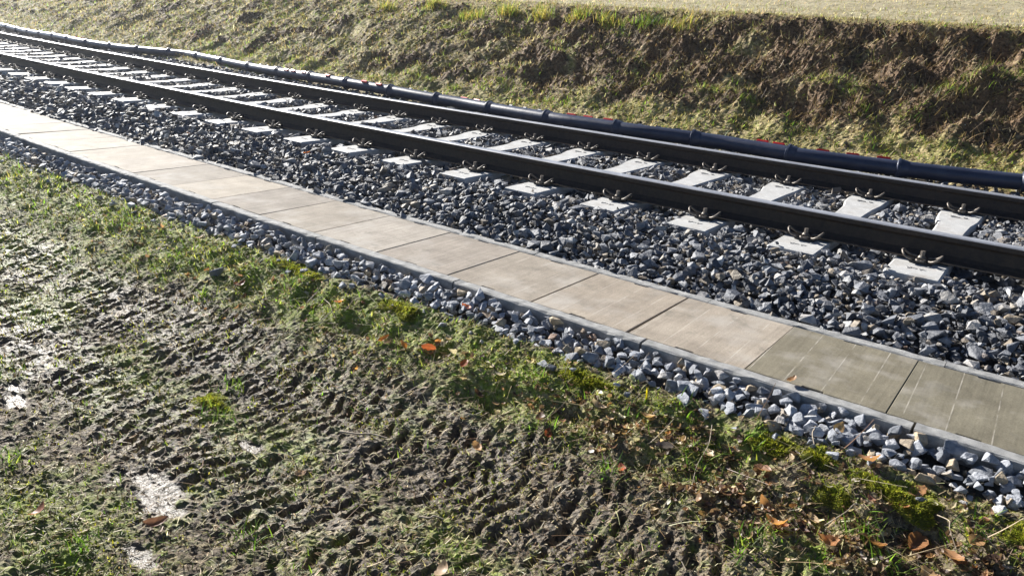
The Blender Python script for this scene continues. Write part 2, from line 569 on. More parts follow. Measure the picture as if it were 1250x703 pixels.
def ground_cov(x, y):
    strip = np.exp(-((y + 2.1) / .2) ** 2)
    left = sstep(-3.2, -5.0, x)
    green = .28 + .8 * strip * (1 - .75 * sstep(-1.9, -.7, x)) + .75 * fbm(x * 2.1, y * 2.1, 51, 3) + .3 * np.exp(-((y + 2.9) / .1) ** 2) + .15 * sstep(-3.3, -3.6, y) + .35 * left
    straw = .22 + .3 * fbm(x * 3, y * 3, 55, 3) + .15 * left + .1 * strip
    wet = wet_mask(x, y)
    a, b = lug_mask(x, y)
    green -= .12 * np.maximum(a, b)
    damp = np.clip(.5 * np.exp(-((x + 3.8) / .7) ** 2 - ((y + 3.1) / .2) ** 2) * (.6 + .8 * fbm(x * 8, y * 8, 83, 2)) + .34 * np.maximum(a, b) + .1 + .3 * fbm(x * 4, y * 4, 57, 2), 0, .65)
    return np.stack([green * (1 - wet), straw * (1 - wet), np.maximum(wet, damp)], 1)


ys = np.concatenate([-np.geomspace(60, 4.4, 22)[:-1], np.arange(-4.4, -1.9, .0082), np.linspace(-1.9, -1.70, 8)])
xs = graded(-80, 40, -11, .75, .0044, 2.0)
ground = sheet('ground', xs, ys, ground_z, ground_cov, M['ground'])


def bank_cov(x, y):
    s = soil_mask(x, y)
    toe = np.exp(-((y - 3.4) / .28) ** 2)
    green = (1 - s) * (.5 + .9 * fbm(x * 1.5, y * 2, 71, 3)) + .35 * toe - .25 * s
    straw = (1 - s) * (.45 + .5 * fbm(x * 2, y * 2.5, 73, 3)) + .1 * s * fbm(x * 3, y * 3, 75, 2) + .1 * toe
    return np.stack([green, straw, 0 * x], 1)


ys = np.concatenate([np.linspace(2.5, 3.1, 14)[:-1], np.arange(3.1, 5.7, .0175), np.linspace(5.72, 5.9, 6)])
xs = graded(-90, 40, -30, .9, .0027, 8.0)
bank = sheet('embankment', xs, ys, bank_z, bank_cov, M['bank'])


def field_cov(x, y):
    return np.stack([.2 + .5 * fbm(x * 1.2, y * .8, 77, 3), .55 + .5 * fbm(x * 1.5, y * 1.5, 79, 3), 0 * x], 1)


def field_z(x, y):
    return bank_shape(y) + fbm(x * .9, y * 1.2, 61, 3) * .015 + fbm(x * 5, y * 5, 64, 3) * .02 * (1 - sstep(8, 14, y)) + fbm(x * .3, y * .3, 66, 2) * .25 * sstep(9, 20, y)


ys = np.concatenate([np.arange(5.78, 12, .05), np.geomspace(12, 70, 40)])
xs = graded(-90, 60, -16, 2, .008, 10.0)
field = sheet('meadow', xs, ys, field_z, field_cov, M['field'])

xs = graded(-80, 40, -26, 1.5, .02, 5.0)
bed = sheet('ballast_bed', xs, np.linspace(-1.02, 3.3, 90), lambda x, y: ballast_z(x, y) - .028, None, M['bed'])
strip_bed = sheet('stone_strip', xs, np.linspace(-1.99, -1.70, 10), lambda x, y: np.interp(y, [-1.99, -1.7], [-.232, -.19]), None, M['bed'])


# ------------------------------------------------------------------ stones
def hull_proto(npts, flat=.75, jit=.25, seed=0):
    r = np.random.default_rng(seed)
    p = r.normal(size=(npts, 3)); p /= np.linalg.norm(p, axis=1)[:, None]
    p *= (1 - jit * r.random((npts, 1)))
    p *= np.array([1.0, r.uniform(.62, .95), r.uniform(.5, flat)])
    bm = bmesh.new()
    for q in p: bm.verts.new(q)
    bmesh.ops.convex_hull(bm, input=list(bm.verts))
    for v in [v for v in bm.verts if not v.link_faces]: bm.verts.remove(v)
    bmesh.ops.triangulate(bm, faces=bm.faces)
    bm.verts.index_update()
    V = np.array([v.co for v in bm.verts]); F = np.array([[v.index for v in f.verts] for f in bm.faces])
    bm.free()
    return V, F


def worn_proto(npts, seed):
    """hull with its corners chipped: convex hull of points pulled in from the hull's edges"""
    V, F = hull_proto(npts, .8, .2, seed)
    pts = []
    for f in F:
        c = V[f].mean(0)
        for i in f: pts.append(V[i] * .80 + c * .20)
    bm = bmesh.new()
    for q in pts: bm.verts.new(q)
    bmesh.ops.convex_hull(bm, input=list(bm.verts))
    for v in [v for v in bm.verts if not v.link_faces]: bm.verts.remove(v)
    bmesh.ops.triangulate(bm, faces=bm.faces)
    bm.verts.index_update()
    V = np.array([v.co for v in bm.verts]); F = np.array([[v.index for v in f.verts] for f in bm.faces])
    bm.free()
    return V, F


def rand_rot(n, tilt=None):
    if tilt is None:
        q = rng.normal(size=(n, 4)); q /= np.linalg.norm(q, axis=1)[:, None]
    else:
        a = rng.random(n) * np.pi * 2; t = rng.normal(size=n) * tilt; b = rng.random(n) * np.pi * 2
        qz = np.stack([np.cos(a / 2), 0 * a, 0 * a, np.sin(a / 2)], 1)
        qt = np.stack([np.cos(t / 2), np.sin(t / 2) * np.cos(b), np.sin(t / 2) * np.sin(b), 0 * t], 1)
        w1, x1, y1, z1 = qt.T; w2, x2, y2, z2 = qz.T
        q = np.stack([w1*w2-x1*x2-y1*y2-z1*z2, w1*x2+x1*w2+y1*z2-z1*y2, w1*y2-x1*z2+y1*w2+z1*x2, w1*z2+x1*y2-y1*x2+z1*w2], 1)
    w, x, y, z = q.T
    return np.stack([np.stack([1-2*(y*y+z*z), 2*(x*y-z*w), 2*(x*z+y*w)], 1), np.stack([2*(x*y+z*w), 1-2*(x*x+z*z), 2*(y*z-x*w)], 1),
                     np.stack([2*(x*z-y*w), 2*(y*z+x*w), 1-2*(x*x+y*y)], 1)], 1)


def scatter(protos, pos, size, Rm, tint):
    idx = rng.integers(0, len(protos), len(pos))
    Vs, Fs, Cs, off = [], [], [], 0
    for k, (V, F) in enumerate(protos):
        s = np.nonzero(idx == k)[0]
        if len(s) == 0: continue
        W = np.einsum('nij,vj->nvi', Rm[s], V) * size[s][:, None, None] + pos[s][:, None, :]
        nv = len(V)
        Vs.append(W.reshape(-1, 3))
        Fs.append((F[None] + (np.arange(len(s)) * nv)[:, None, None]).reshape(-1, 3) + off)
        c = np.repeat(tint[s], nv); Cs.append(np.stack([c, c, c], 1))
        off += nv * len(s)
    return np.concatenate(Vs), np.concatenate(Fs), np.concatenate(Cs)


def jitter_grid(x0, x1, y0, y1, sp):
    gx = np.arange(x0, x1, sp); gy = np.arange(y0, y1, sp)
    X, Y = np.meshgrid(gx, gy)
    return (X + rng.uniform(-.45, .45, X.shape) * sp).ravel(), (Y + rng.uniform(-.45, .45, Y.shape) * sp).ravel()


PX = lambda W_: None


def project(W):
    d = W - CAMV
    r2 = np.array(_r2); u2 = np.array(_u2); f = np.array(_f)
    z = d @ f
    return 625 + FPX * (d @ r2) / z, 351.5 - FPX * (d @ u2) / z, z


PROTO_NEAR = [hull_proto(int(9 + s % 7), .75, .3, 300 + s) for s in range(24)] + [worn_proto(int(7 + s % 4), 360 + s) for s in range(24)]
PROTO_FAR = [hull_proto(7, .85, .2, 500 + s) for s in range(24)]
PROTO_WORN = [worn_proto(int(8 + s % 5), 700 + s) for s in range(24)]


def on_sleeper(x, y, m=.0):
    u = (SLEEPER_X0 - x) / SLEEPER_SP
    dx = np.abs(u - np.round(u)) * SLEEPER_SP
    yc = (NEAR_RAIL_Y + FAR_RAIL_Y) / 2
    return (dx < .125 + m) & (np.abs(y - yc) < 1.153 + m) & (x < SLEEPER_X0 + 1.5)


def stone_proto_objects(protos, mat, n, name, flat_tints):
    out = []
    for i in range(n):
        V, F = protos[i % len(protos)]
        t = flat_tints[i]
        me = np_mesh(name, V * .033, F, np.full((len(V), 3), t))
        me.materials.append(mat)
        out.append(me)
    return out


def place_individuals(parent, meshes, protos_idx, pos, size, Rm):
    for k in range(len(pos)):
        o = bpy.data.objects.new('stone', meshes[protos_idx[k]])
        COL.objects.link(o)
        o.parent = parent
        m = Matrix([list(Rm[k][i] * (size[k] / .033)) + [pos[k][i]] for i in range(3)] + [[0, 0, 0, 1]])
        o.matrix_local = m


def gravel(parent, groups, mat, near_protos, stuff_name, stuff_label, n_ind=300, n_mesh=60):
    """groups: list of (x, y, z, size, near flag)"""
    x = np.concatenate([g[0] for g in groups]); y = np.concatenate([g[1] for g in groups]); z = np.concatenate([g[2] for g in groups])
    s = np.concatenate([g[3] for g in groups]); top = np.concatenate([np.full(len(g[0]), g[4]) for g in groups])
    pos = np.stack([x, y + curve(x), z], 1)
    Rm = rand_rot(len(x), .45)
    tint = rng.random(len(x))
    u, v, d = project(pos)
    vis = (u > 8) & (u < 1242) & (v > 0) & (v < 695) & top
    score = np.where(vis, s / d, 0)
    ind = np.argsort(-score)[:n_ind]
    meshes = stone_proto_objects(near_protos, mat, n_mesh, 'stone', np.linspace(.02, .98, n_mesh)[rng.permutation(n_mesh)])
    place_individuals(parent, meshes, rng.integers(0, n_mesh, n_ind), pos[ind], s[ind], Rm[ind])
    rest = np.ones(len(x), bool); rest[ind] = False
    far = (d > 5.4) | (s < .0175)
    Vs, Fs, Cs, off = [], [], [], 0
    for mask, pr in ((rest & ~far, near_protos), (rest & far, PROTO_FAR)):
        if mask.sum() == 0: continue
        V, F, Cc = scatter(pr, pos[mask], s[mask], Rm[mask], tint[mask])
        Vs.append(V); Fs.append(F + off); Cs.append(Cc); off += len(V)
    me = np_mesh(stuff_name, np.concatenate(Vs), np.concatenate(Fs), np.concatenate(Cs))
    tag(link(stuff_name, me, mat, parent), stuff_label, kind='stuff')


def lognorm(n, mu, sg, lo, hi):
    return np.clip(np.exp(rng.normal(np.log(mu), sg, n)), lo, hi)


gr = []
for (x0, x1, y0, y1, sp, mu, lift, top) in (
        (-9, 1.7, -.985, -.10, .05, .030, -.010, False), (-7, 1.0, -.985, -.10, .036, .0165, .008, False), (-7, 1.0, .2, 1.6, .045, .0165, .006, False), (-9, 1.7, -.985, -.08, .052, .033, .012, True),
        (-26, -9, -.985, -.10, .055, .036, .002, False),
        (-11, 1.7, .10, 1.66, .047, .031, -.008, False), (-11, 1.7, .12, 1.64, .062, .033, .010, True), (-26, -11, .10, 1.66, .055, .034, 0, False),
        (-11, 1.7, 1.68, 3.1, .052, .032, 0, False), (-26, -11, 1.68, 3.3, .06, .036, 0, False),
        (-11, 1.7, 1.75, 2.7, .08, .034, .016, True), (-20, 1.0, 2.85, 3.3, .16, .03, .0, False)):
    x, y = jitter_grid(x0, x1, y0, y1, sp)
    # a drift of coarser stone thickens beside the trough at the near end
    k = ~on_sleeper(x, y, .012)
    x, y = x[k], y[k]
    s = lognorm(len(x), mu, .33, .014, .075)
    z = ballast_z(x, y) + lift + rng.normal(0, .007, len(x))
    rail_gap = (np.abs(y - NEAR_RAIL_Y) < .085) | (np.abs(y - FAR_RAIL_Y) < .085)
    z = np.where(rail_gap, np.minimum(z, -.045), z)
    clipz = on_sleeper(x, y, .045)
    z = np.where(clipz, z - .012, z)
    gr.append((x, y, z, s, top))
gravel(bed, gr, M['ballast'], [PROTO_NEAR[(i * 5) % 48] for i in range(48)], 'loose_gravel', 'crushed grey ballast filling the track bed')

gr = []
for (x0, x1, y0, y1, sp, mu, lift, top) in ((-12, 1.3, -1.93, -1.755, .042, .027, -.006, False), (-12, 1.3, -1.915, -1.765, .05, .030, .014, True), (-12, 1.3, -2.0, -1.91, .12, .024, .006, True)):
    x, y = jitter_grid(x0, x1, y0, y1, sp)
    y = y + .03 * fbm(x * 1.5, y * 0, 131, 2) * (y < -1.85)
    s = lognorm(len(x), mu, .28, .014, .062)
    z = np.interp(y, [-2.02, -1.93, -1.76], [-.21, -.194, -.164]) + lift + rng.normal(0, .006, len(x))
    gr.append((x, y, z, s, top))
gravel(strip_bed, gr, M['stones'], PROTO_WORN, 'pale_gravel', 'pale rounded stones packed along the concrete trough')

# ------------------------------------------------------------------ rails
RAIL_H = .158
PROFILE = [(-.066, .012), (-.066, .021), (-.030, .031), (-.0095, .048), (-.0085, .108), (-.018, .120), (-.0345, .126), (-.0355, .146), (-.031, .1535), (-.022, .1555),
           (.022, .1555), (.031, .1535), (.0355, .146), (.0345, .126), (.018, .120), (.0085, .108), (.0095, .048), (.030, .031), (.066, .021), (.066, .012)]
TOPP = [(-.0345, .1475), (-.0305, .1548), (-.022, .1572), (-.012, .158), (.012, .158), (.022, .1572), (.0305, .1548), (.0345, .1475)]


def sweep(name, prof, y0, mat, xs, closed=True, parent=None, smooth=False):
    n = len(prof); V = []
    for x in xs:
        c = float(curve(x)); sl = slope_at(x); nrm = math.hypot(1, sl)
        for (py, pz) in prof:
            V.append((x - py * sl / nrm, y0 + c + py / nrm, pz))
    F = []
    m = n if closed else n - 1
    for i in range(len(xs) - 1):
        for j in range(m):
            j2 = (j + 1) % n
            F.append((i * n + j, (i + 1) * n + j, (i + 1) * n + j2, i * n + j2))
    me = np_mesh(name, np.array(V), np.array(F), None, smooth)
    return link(name, me, mat, parent)


rail_xs = np.concatenate([np.arange(-60, -20, 1.0), np.arange(-20, 6.01, .25)])
for y0, lab in ((NEAR_RAIL_Y, 'dark rusty steel rail nearer the concrete trough, with worn shiny head'), (FAR_RAIL_Y, 'dark rusty steel rail nearer the blue pipe and embankment')):
    e = link('rail', None); e.location = (0, 0, 0)
    tag(e, lab, 'rail', 'rails of the track')
    sweep('rail_body', PROFILE, y0, M['rail'], rail_xs, True, e)
    sweep('running_surface', TOPP, y0, M['rail_top'], rail_xs, False, e, True)
    sweep('foot_edge', [(-.0685, .0125), (-.0685, .0195), (-.0655, .0205), (-.0655, .0125)], y0, M['foot_edge'], rail_xs, True, e)

# ------------------------------------------------------------------ sleepers
YC = (NEAR_RAIL_Y + FAR_RAIL_Y) / 2
HL = 1.152


def sleeper_mesh():
    st = [(-HL, .126, -.004), (-HL + .012, .129, 0), (-.95, .129, 0), (-.62, .128, 0), (-.50, .122, -.006), (-.38, .098, -.016), (-.2, .09, -.02), (0, .088, -.02)]
    st = st + [(-a, b, c) for a, b, c in st[-2::-1]]
    V = []; n = 8
    for (y, w, z) in st:
        ch = .009
        V += [(-w - .022, y, -.2), (-w - .003, y, z - ch), (-w + ch * .8, y, z), (w - ch * .8, y, z), (w + .003, y, z - ch), (w + .022, y, -.2)]
    n = 6; F = []
    for i in range(len(st) - 1):
        for j in range(n):
            j2 = (j + 1) % n
            F.append((i * n + j, i * n + j2, (i + 1) * n + j2, (i + 1) * n + j))
    bm = bmesh.new()
    vs = [bm.verts.new(v) for v in V]
    for f in F: bm.faces.new([vs[i] for i in f])
    bm.faces.new([vs[i] for i in range(n)][::-1]); bm.faces.new([vs[(len(st) - 1) * n + i] for i in range(n)])
    bmesh.ops.recalc_face_normals(bm, faces=bm.faces)
    me = bm_mesh('body', bm); me.materials.append(M['sleeper'])
    return me


def clip_mesh():
    # one half of the spring clip, rail at +y; mirrored
    half = [(.000, -.050, .020), (.012, -.052, .021), (.022, -.036, .022), (.024, -.010, .021), (.036, -.024, .020), (.058, -.050, .026), (.080, -.052, .040), (.094, -.030, .056), (.092, -.004, .056), (.070, .018, .034), (.040, .022, .028), (.026, .020, .027)]
    pts = [(-x, y, z) for x, y, z in half[::-1]] + half[1:]
    V, F = tube(smooth_path(pts, 44), .0068, 6)
    me = np_mesh('rail_clip', V, F, None, True); me.materials.append(M['clip'])
    return me


def bolt_mesh():
    bm = bmesh.new()
    bmesh.ops.create_cone(bm, cap_ends=True, segments=14, radius1=.021, radius2=.021, depth=.006, matrix=Matrix.Translation((0, -.012, .031)))
    bmesh.ops.create_cone(bm, cap_ends=True, segments=12, radius1=.019, radius2=.0145, depth=.008, matrix=Matrix.Translation((0, -.012, .038)))
    bmesh.ops.create_cone(bm, cap_ends=True, segments=6, radius1=.0135, radius2=.0125, depth=.026, matrix=Matrix.Translation((0, -.012, .055)))
    bmesh.ops.create_cone(bm, cap_ends=True, segments=10, radius1=.010, radius2=.010, depth=.03, matrix=Matrix.Translation((0, -.012, .015)))
    me = bm_mesh('bolt', bm); me.materials.append(M['clip'])
    return me


def plate_mesh():
    bm = box_bm(.115, .05, .012, (0, -.006, .0065), .003)
    b2 = box_bm(.09, .012, .012, (0, -.034, .0095), .003)
    t = bpy.data.meshes.new('t'); b2.to_mesh(t); b2.free(); bm.from_mesh(t); bpy.data.meshes.remove(t)
    me = bm_mesh('guide_plate', bm); me.materials.append(M['plate'])
    return me


def mark_mesh(kind):
    """small raised casting marks, worn beyond reading"""
    bm = bmesh.new()
    bars = {0: [(-.030, 0, .005, .022, .3), (-.020, .002, .005, .018, -.2), (-.004, 0, .016, .005, .1), (.014, -.002, .005, .020, .3), (.026, 0, .014, .005, 0)],
            1: [(-.03, .006, .022, .006, .25), (-.012, -.002, .030, .005, .1), (.026, .004, .018, .008, 0), (-.036, -.008, .010, .005, .9)]}[kind]
    for (x, y, w, h, a) in bars:
        r = bmesh.ops.create_cube(bm, size=1.0, matrix=Matrix.Translation((x * 1.35, y * 1.35, 0)) @ Matrix.Rotation(a, 4, 'Z') @ Matrix.Diagonal((w * 1.35, h * 1.35, .004, 1)))
    me = bm_mesh('casting_mark', bm); me.materials.append(M['mark'])
    return me


SL_ME, CLIP_ME, BOLT_ME, PLATE_ME, MARK0, MARK1 = sleeper_mesh(), clip_mesh(), bolt_mesh(), plate_mesh(), mark_mesh(0), mark_mesh(1)
ORD = ['first', 'second', 'third', 'fourth', 'fifth', 'sixth', 'seventh', 'eighth', 'ninth', 'tenth', 'eleventh', 'twelfth', 'thirteenth', 'fourteenth', 'fifteenth', 'sixteenth', 'seventeenth', 'eighteenth', 'nineteenth']
TENS = {2: ('twentieth', 'twenty'), 3: ('thirtieth', 'thirty'), 4: ('fortieth', 'forty')}


def ordinal(n):
    if n < 20: return ORD[n - 1]
    t, u = divmod(n, 10)
    return TENS[t][0] if u == 0 else TENS[t][1] + '-' + ORD[u - 1]


for i in range(-2, 40):
    x = SLEEPER_X0 - SLEEPER_SP * i
    e = link('concrete_sleeper', None)
    e.location = P(x, YC, random.uniform(-.002, .002)); e.rotation_euler = (0, 0, math.atan(slope_at(x)) + random.uniform(-.006, .006))
    if i >= 0:
        lab = 'pale concrete sleeper under both rails, %s from the right edge' % ordinal(i + 1)
    else:
        lab = 'pale concrete sleeper %s the right edge of the photo' % ('just past' if i == -1 else 'well beyond')
    tag(e, lab, 'sleeper', 'concrete sleepers of the track')
    link('body', SL_ME, None, e)
    for ry in (-.787, .787):
        for sgn in (-1, 1):
            fac = 0 if sgn < 0 else math.pi
            cy = ry + sgn * .095
            pl = link('guide_plate', PLATE_ME, None, e); pl.location = (0, cy, .001); pl.rotation_euler = (0, 0, fac)
            c = link('rail_clip', CLIP_ME, None, e); c.location = (0, cy, .001); c.rotation_euler = (0, 0, fac + random.uniform(-.05, .05))
            if i < 26:
                b = link('bolt', BOLT_ME, None, c)
    if i < 18:
        m = link('casting_mark', MARK0, None, e); m.location = (0, -1.02, .0005); m.rotation_euler = (0, 0, random.uniform(-.06, .06))
        m = link('casting_mark', MARK1, None, e); m.location = (.005, .55, .0005)

for (i, dx, dy, sz) in ((1, -.09, -1.13, .02), (3, .10, -1.10, .016), (0, -.12, -1.14, .022), (4, .06, -1.125, .018), (2, .11, .48, .016)):
    V, F = PROTO_NEAR[i * 7 + 3]
    o = link('ballast_stone', np_mesh('ballast_stone', V, F, np.full((len(V), 3), .45 + .1 * i)), M['ballast'])
    o.scale = (sz, sz, sz); o.location = P(SLEEPER_X0 - SLEEPER_SP * i + dx, YC + dy, sz * .55); o.rotation_euler = (.1, .2, i * 1.3)
    tag(o, 'small ballast stone lying on top of the %s sleeper from the right' % ordinal(i + 1), 'stone', 'stones lying on sleepers')

# ------------------------------------------------------------------ cable trough with lids
LID_L, LID_X0, LID_Z, HALF = .512, -.285, -.13, .303


def lid_y(x):
    return float(np.interp(x, [-11, -8, -5, -3.5, -2, -1.3, 0, 2], [-1.30, -1.305, -1.325, -1.345, -1.36, -1.372, -1.385, -1.40]))


def lid_mesh(gap):
    L = LID_L - gap; h = .055; w = HALF - .003; nw, nd = .042, .012
    a = L / 2
    out = [(-a, -w), (-nw, -w), (-nw + .004, -w + nd), (nw - .004, -w + nd), (nw, -w), (a, -w), (a, w), (nw, w), (nw - .004, w - nd), (-nw + .004, w - nd), (-nw, w), (-a, w)]
    bm = bmesh.new()
    ch = .0025
    rows = []
    for z, s in ((-h, 1.0), (-ch, 1.0), (0, 1.0 - ch / a)):
        rows.append([bm.verts.new((x * s, y * (1 - (1 - s) * a / w), z)) for x, y in out])
    n = len(out)
    for r in range(2):
        for j in range(n):
            j2 = (j + 1) % n
            bm.faces.new((rows[r][j], rows[r][j2], rows[r + 1][j2], rows[r + 1][j]))
    bm.faces.new(rows[2]); bm.faces.new(rows[0][::-1])
    # shallow score lines across the lid
    bmesh.ops.recalc_face_normals(bm, faces=bm.faces)
    me = bm_mesh('trough_lid', bm); me.materials.append(M['lid'])
    return me


LIDS = {0.005: lid_mesh(.0015), .016: lid_mesh(.016)}
lid_words = {0: ('darkest damp greenish grey trough lid with scored lines, cut by the right edge', (.56, .575, .50)),
             1: ('dark damp greenish grey trough lid with scored lines, second from right', (.62, .63, .545)),
             2: ('beige trough lid with a pale grey worn corner, third from right', (1.1, 1.08, 1.05)),
             3: ('beige trough lid between two wide black joints, fourth from right', (1.02, .99, .95)),
             4: ('beige trough lid left of a wide black joint, fifth from right', (.95, .94, .92))}
for i in range(-2, 21):
    xc = LID_X0 + LID_L * .5 - LID_L * i
    wide = i in (3,) or i in (14,)
    o = link('trough_lid', LIDS[.016 if wide else .005])
    yc = lid_y(xc)
    o.location = P(xc, yc, LID_Z + random.uniform(-.002, .002))
    sl = slope_at(xc) + (lid_y(xc + .3) - lid_y(xc - .3)) / .6
    o.rotation_euler = (random.uniform(-.004, .004), random.uniform(-.004, .004), math.atan(sl) + random.uniform(-.004, .004))
    if i in lid_words: lab, t = lid_words[i]
    elif i < 0: lab, t = 'damp grey trough lid %s the right edge of the photo' % ('just past' if i == -1 else 'well beyond'), (.6, .62, .57)
    else:
        g = random.uniform(.74, 1.1); lab, t = 'sunlit beige concrete trough lid, %s from the right edge' % ordinal(i + 1), (g * 1.0, g * .99, g * random.uniform(.95, 1.0))
    if i == 6: t = (1.08, 1.1, 1.13); lab = 'paler greyish trough lid with clean surface, seventh from the right edge'
    o['tint'] = t
    tag(o, lab, 'lid', 'lids of the cable trough')


def wall_mesh(name, y0, y1, z0, z1, L, seed):
    """trough wall with a slightly chipped, uneven arris"""
    r = np.random.default_rng(seed); n = 26; V = []; F = []
    for k in range(n + 1):
        x = -L / 2 + L * k / n
        j = r.normal(0, .0011, 4); chip = .006 if r.random() < .08 else 0
        V += [(x, y0, z0), (x, y0 + j[0], z1 - .006 - chip), (x, y0 + .005 + chip, z1 + j[1] - .0005), (x, y1 - .005, z1 + j[2] - .0005), (x, y1 + j[3], z1 - .006), (x, y1, z0)]
    m = 6
    for k in range(n):
        for q in range(m):
            q2 = (q + 1) % m
            F.append((k * m + q, (k + 1) * m + q, (k + 1) * m + q2, k * m + q2))
    bm = bmesh.new(); vs = [bm.verts.new(v) for v in V]
    for f in F: bm.faces.new([vs[q] for q in f])
    bm.faces.new([vs[q] for q in range(m)]); bm.faces.new([vs[n * m + q] for q in range(m)][::-1])
    bmesh.ops.recalc_face_normals(bm, faces=bm.faces)
    me = bm_mesh(name, bm); me.materials.append(M['trough'])
    return me


TL = 2 * LID_L
NW = [wall_mesh('wall', -HALF - .062, -HALF - .002, -.26, .006, TL - .006, 900 + k) for k in range(4)]
FW = [wall_mesh('wall', HALF + .002, HALF + .062, -.26, .006, TL - .006, 920 + k) for k in range(4)]
_b = box_bm(TL - .006, HALF * 2 - .01, .05, (0, 0, -.236)); BASE = bm_mesh('base', _b); BASE.materials.append(M['trough'])
_b = box_bm(TL - .006, .03, .13, (0, -HALF + .019, -.145)); LEDGE = bm_mesh('ledge', _b); LEDGE.materials.append(M['trough'])
_b = box_bm(TL - .006, .03, .13, (0, HALF - .019, -.145)); LEDGE2 = bm_mesh('ledge', _b); LEDGE2.materials.append(M['trough'])
for i in range(-1, 11):
    xc = -.19 + TL * .5 - TL * i
    e = link('cable_trough', None)
    e.location = P(xc, lid_y(xc), LID_Z + random.uniform(-.002, .002))
    sl = slope_at(xc) + (lid_y(xc + .5) - lid_y(xc - .5))
    e.rotation_euler = (0, 0, math.atan(sl))
    lab = ('concrete cable trough section under the lids, %s from the right edge' % ordinal(i + 1)) if i >= 0 else 'concrete cable trough section just past the right edge of the photo'
    tag(e, lab, 'cable trough', 'sections of the cable trough')
    link('wall', NW[i % 4], None, e); link('wall', FW[(i + 1) % 4], None, e); link('base', BASE, None, e); link('ledge', LEDGE, None, e); link('ledge', LEDGE2, None, e)

# ------------------------------------------------------------------ blue-black cable pipe
PIPE_X = [-40, -23, -17, -15, -13.4, -11.3, -9.6, -8.3, -7.6, -6.8, -6.1, -5.2, -4.4, -3.5, -2.75, -1.9, -1.0, -.2, 1, 4]
PIPE_Y = [2.95, 2.93, 2.82, 3.05, 3.38, 3.26, 3.12, 3.0, 2.98, 2.95, 2.93, 2.80, 2.68, 2.68, 2.82, 2.80, 2.96, 3.12, 3.2, 3.2]
PIPE_R = .068


def pipe_c(x):
    y = float(np.interp(x, PIPE_X, PIPE_Y))
    return np.array([x, y + float(curve(x)), .055 + .012 * math.sin(x * 1.3)])


pipe = link('cable_pipe', None); pipe.location = (0, 0, 0)
tag(pipe, 'long blue-black plastic cable pipe in jointed lengths lying behind the far rail', 'pipe')
joints = [1.4, .1 - .32, -1.132, -2.043, -2.98, -3.8, -4.70, -5.62, -6.55, -7.42, -8.35]
while joints[-1] > -30: joints.append(joints[-1] - .92)
RED = {2: [(.12, .5), (.45, .6), (.78, .6)], 3: [(.1, .5), (.3, .5)], 5: [(.1, .5), (.43, .55), (.72, .5)], 9: [(.2, -.6), (.6, -.5)], 10: [(.5, -.55)], 11: [(.1, -.65), (.5, -.7), (.75, -.7)], 19: [(.2, .1), (.6, .1)], 7: [(.3, .7), (.6, .75)], 1: []}
KNOB = {6: [.15, .45, .75], 4: [.2, .5, .8], 8: [.3, .7], 12: [.2, .5, .8], 15: [.2, .5, .8], 17: [.3, .6], 14: [.4, .7]}
_rc = box_bm(.11, .034, .02, (0, 0, 0), .004); RED_ME = bm_mesh('red_clip', _rc); RED_ME.materials.append(M['red'])
_rc = box_bm(.055, .024, .024, (0, 0, 0), .004); KNOB_ME = bm_mesh('locking_lug', _rc); KNOB_ME.materials.append(M['pipe'])


def pipe_point(x, ang):
    c = pipe_c(x); d = pipe_c(x + .02) - pipe_c(x - .02); d /= np.linalg.norm(d)
    side = np.cross(np.array([0, 0, 1.0]), d); side /= np.linalg.norm(side)
    up = np.cross(d, side)
    n = side * math.sin(ang) + up * math.cos(ang)
    return c, d, n


for k in range(len(joints) - 1):
    xa, xb = joints[k], joints[k + 1]
    t = np.linspace(xa + .0, xb + .004, 8)
    V, F = tube(np.array([pipe_c(x) for x in t]), PIPE_R, 28)
    me = np_mesh('pipe_section', V, F, None, True)
    s = link('pipe_section', me, M['pipe'], pipe)
    # collar: a wider socket with a raised lip, at the section's left end
    prof = [(.085, PIPE_R + .001), (.05, PIPE_R + .010), (.012, PIPE_R + .016), (.010, PIPE_R + .021), (-.010, PIPE_R + .021), (-.012, PIPE_R + .013), (-.02, PIPE_R + .0005)]
    pts = [pipe_c(xb + a * .9) for a, _ in prof]
    V, F = tube(np.array(pts), np.array([r for _, r in prof]), 28)
    link('collar', np_mesh('collar', V, F, None, False), M['pipe'], s)
    for (fr, ang) in RED.get(k, []):
        x = xb + .12 + (xa - xb - .16) * (1 - fr); c, d, n = pipe_point(x, ang)
        o = link('red_clip', RED_ME, None, s)
        sd_ = np.cross(n, d)
        o.matrix_local = Matrix([[d[q], sd_[q], n[q], (c + n * (PIPE_R + .008))[q]] for q in range(3)] + [[0, 0, 0, 1]])
    for fr in KNOB.get(k, []):
        x = xb + .12 + (xa - xb - .16) * (1 - fr); c, d, n = pipe_point(x, .7)
        o = link('locking_lug', KNOB_ME, None, s)
        sd_ = np.cross(n, d)
        o.matrix_local = Matrix([[d[q], sd_[q], n[q], (c + n * (PIPE_R + .008))[q]] for q in range(3)] + [[0, 0, 0, 1]])


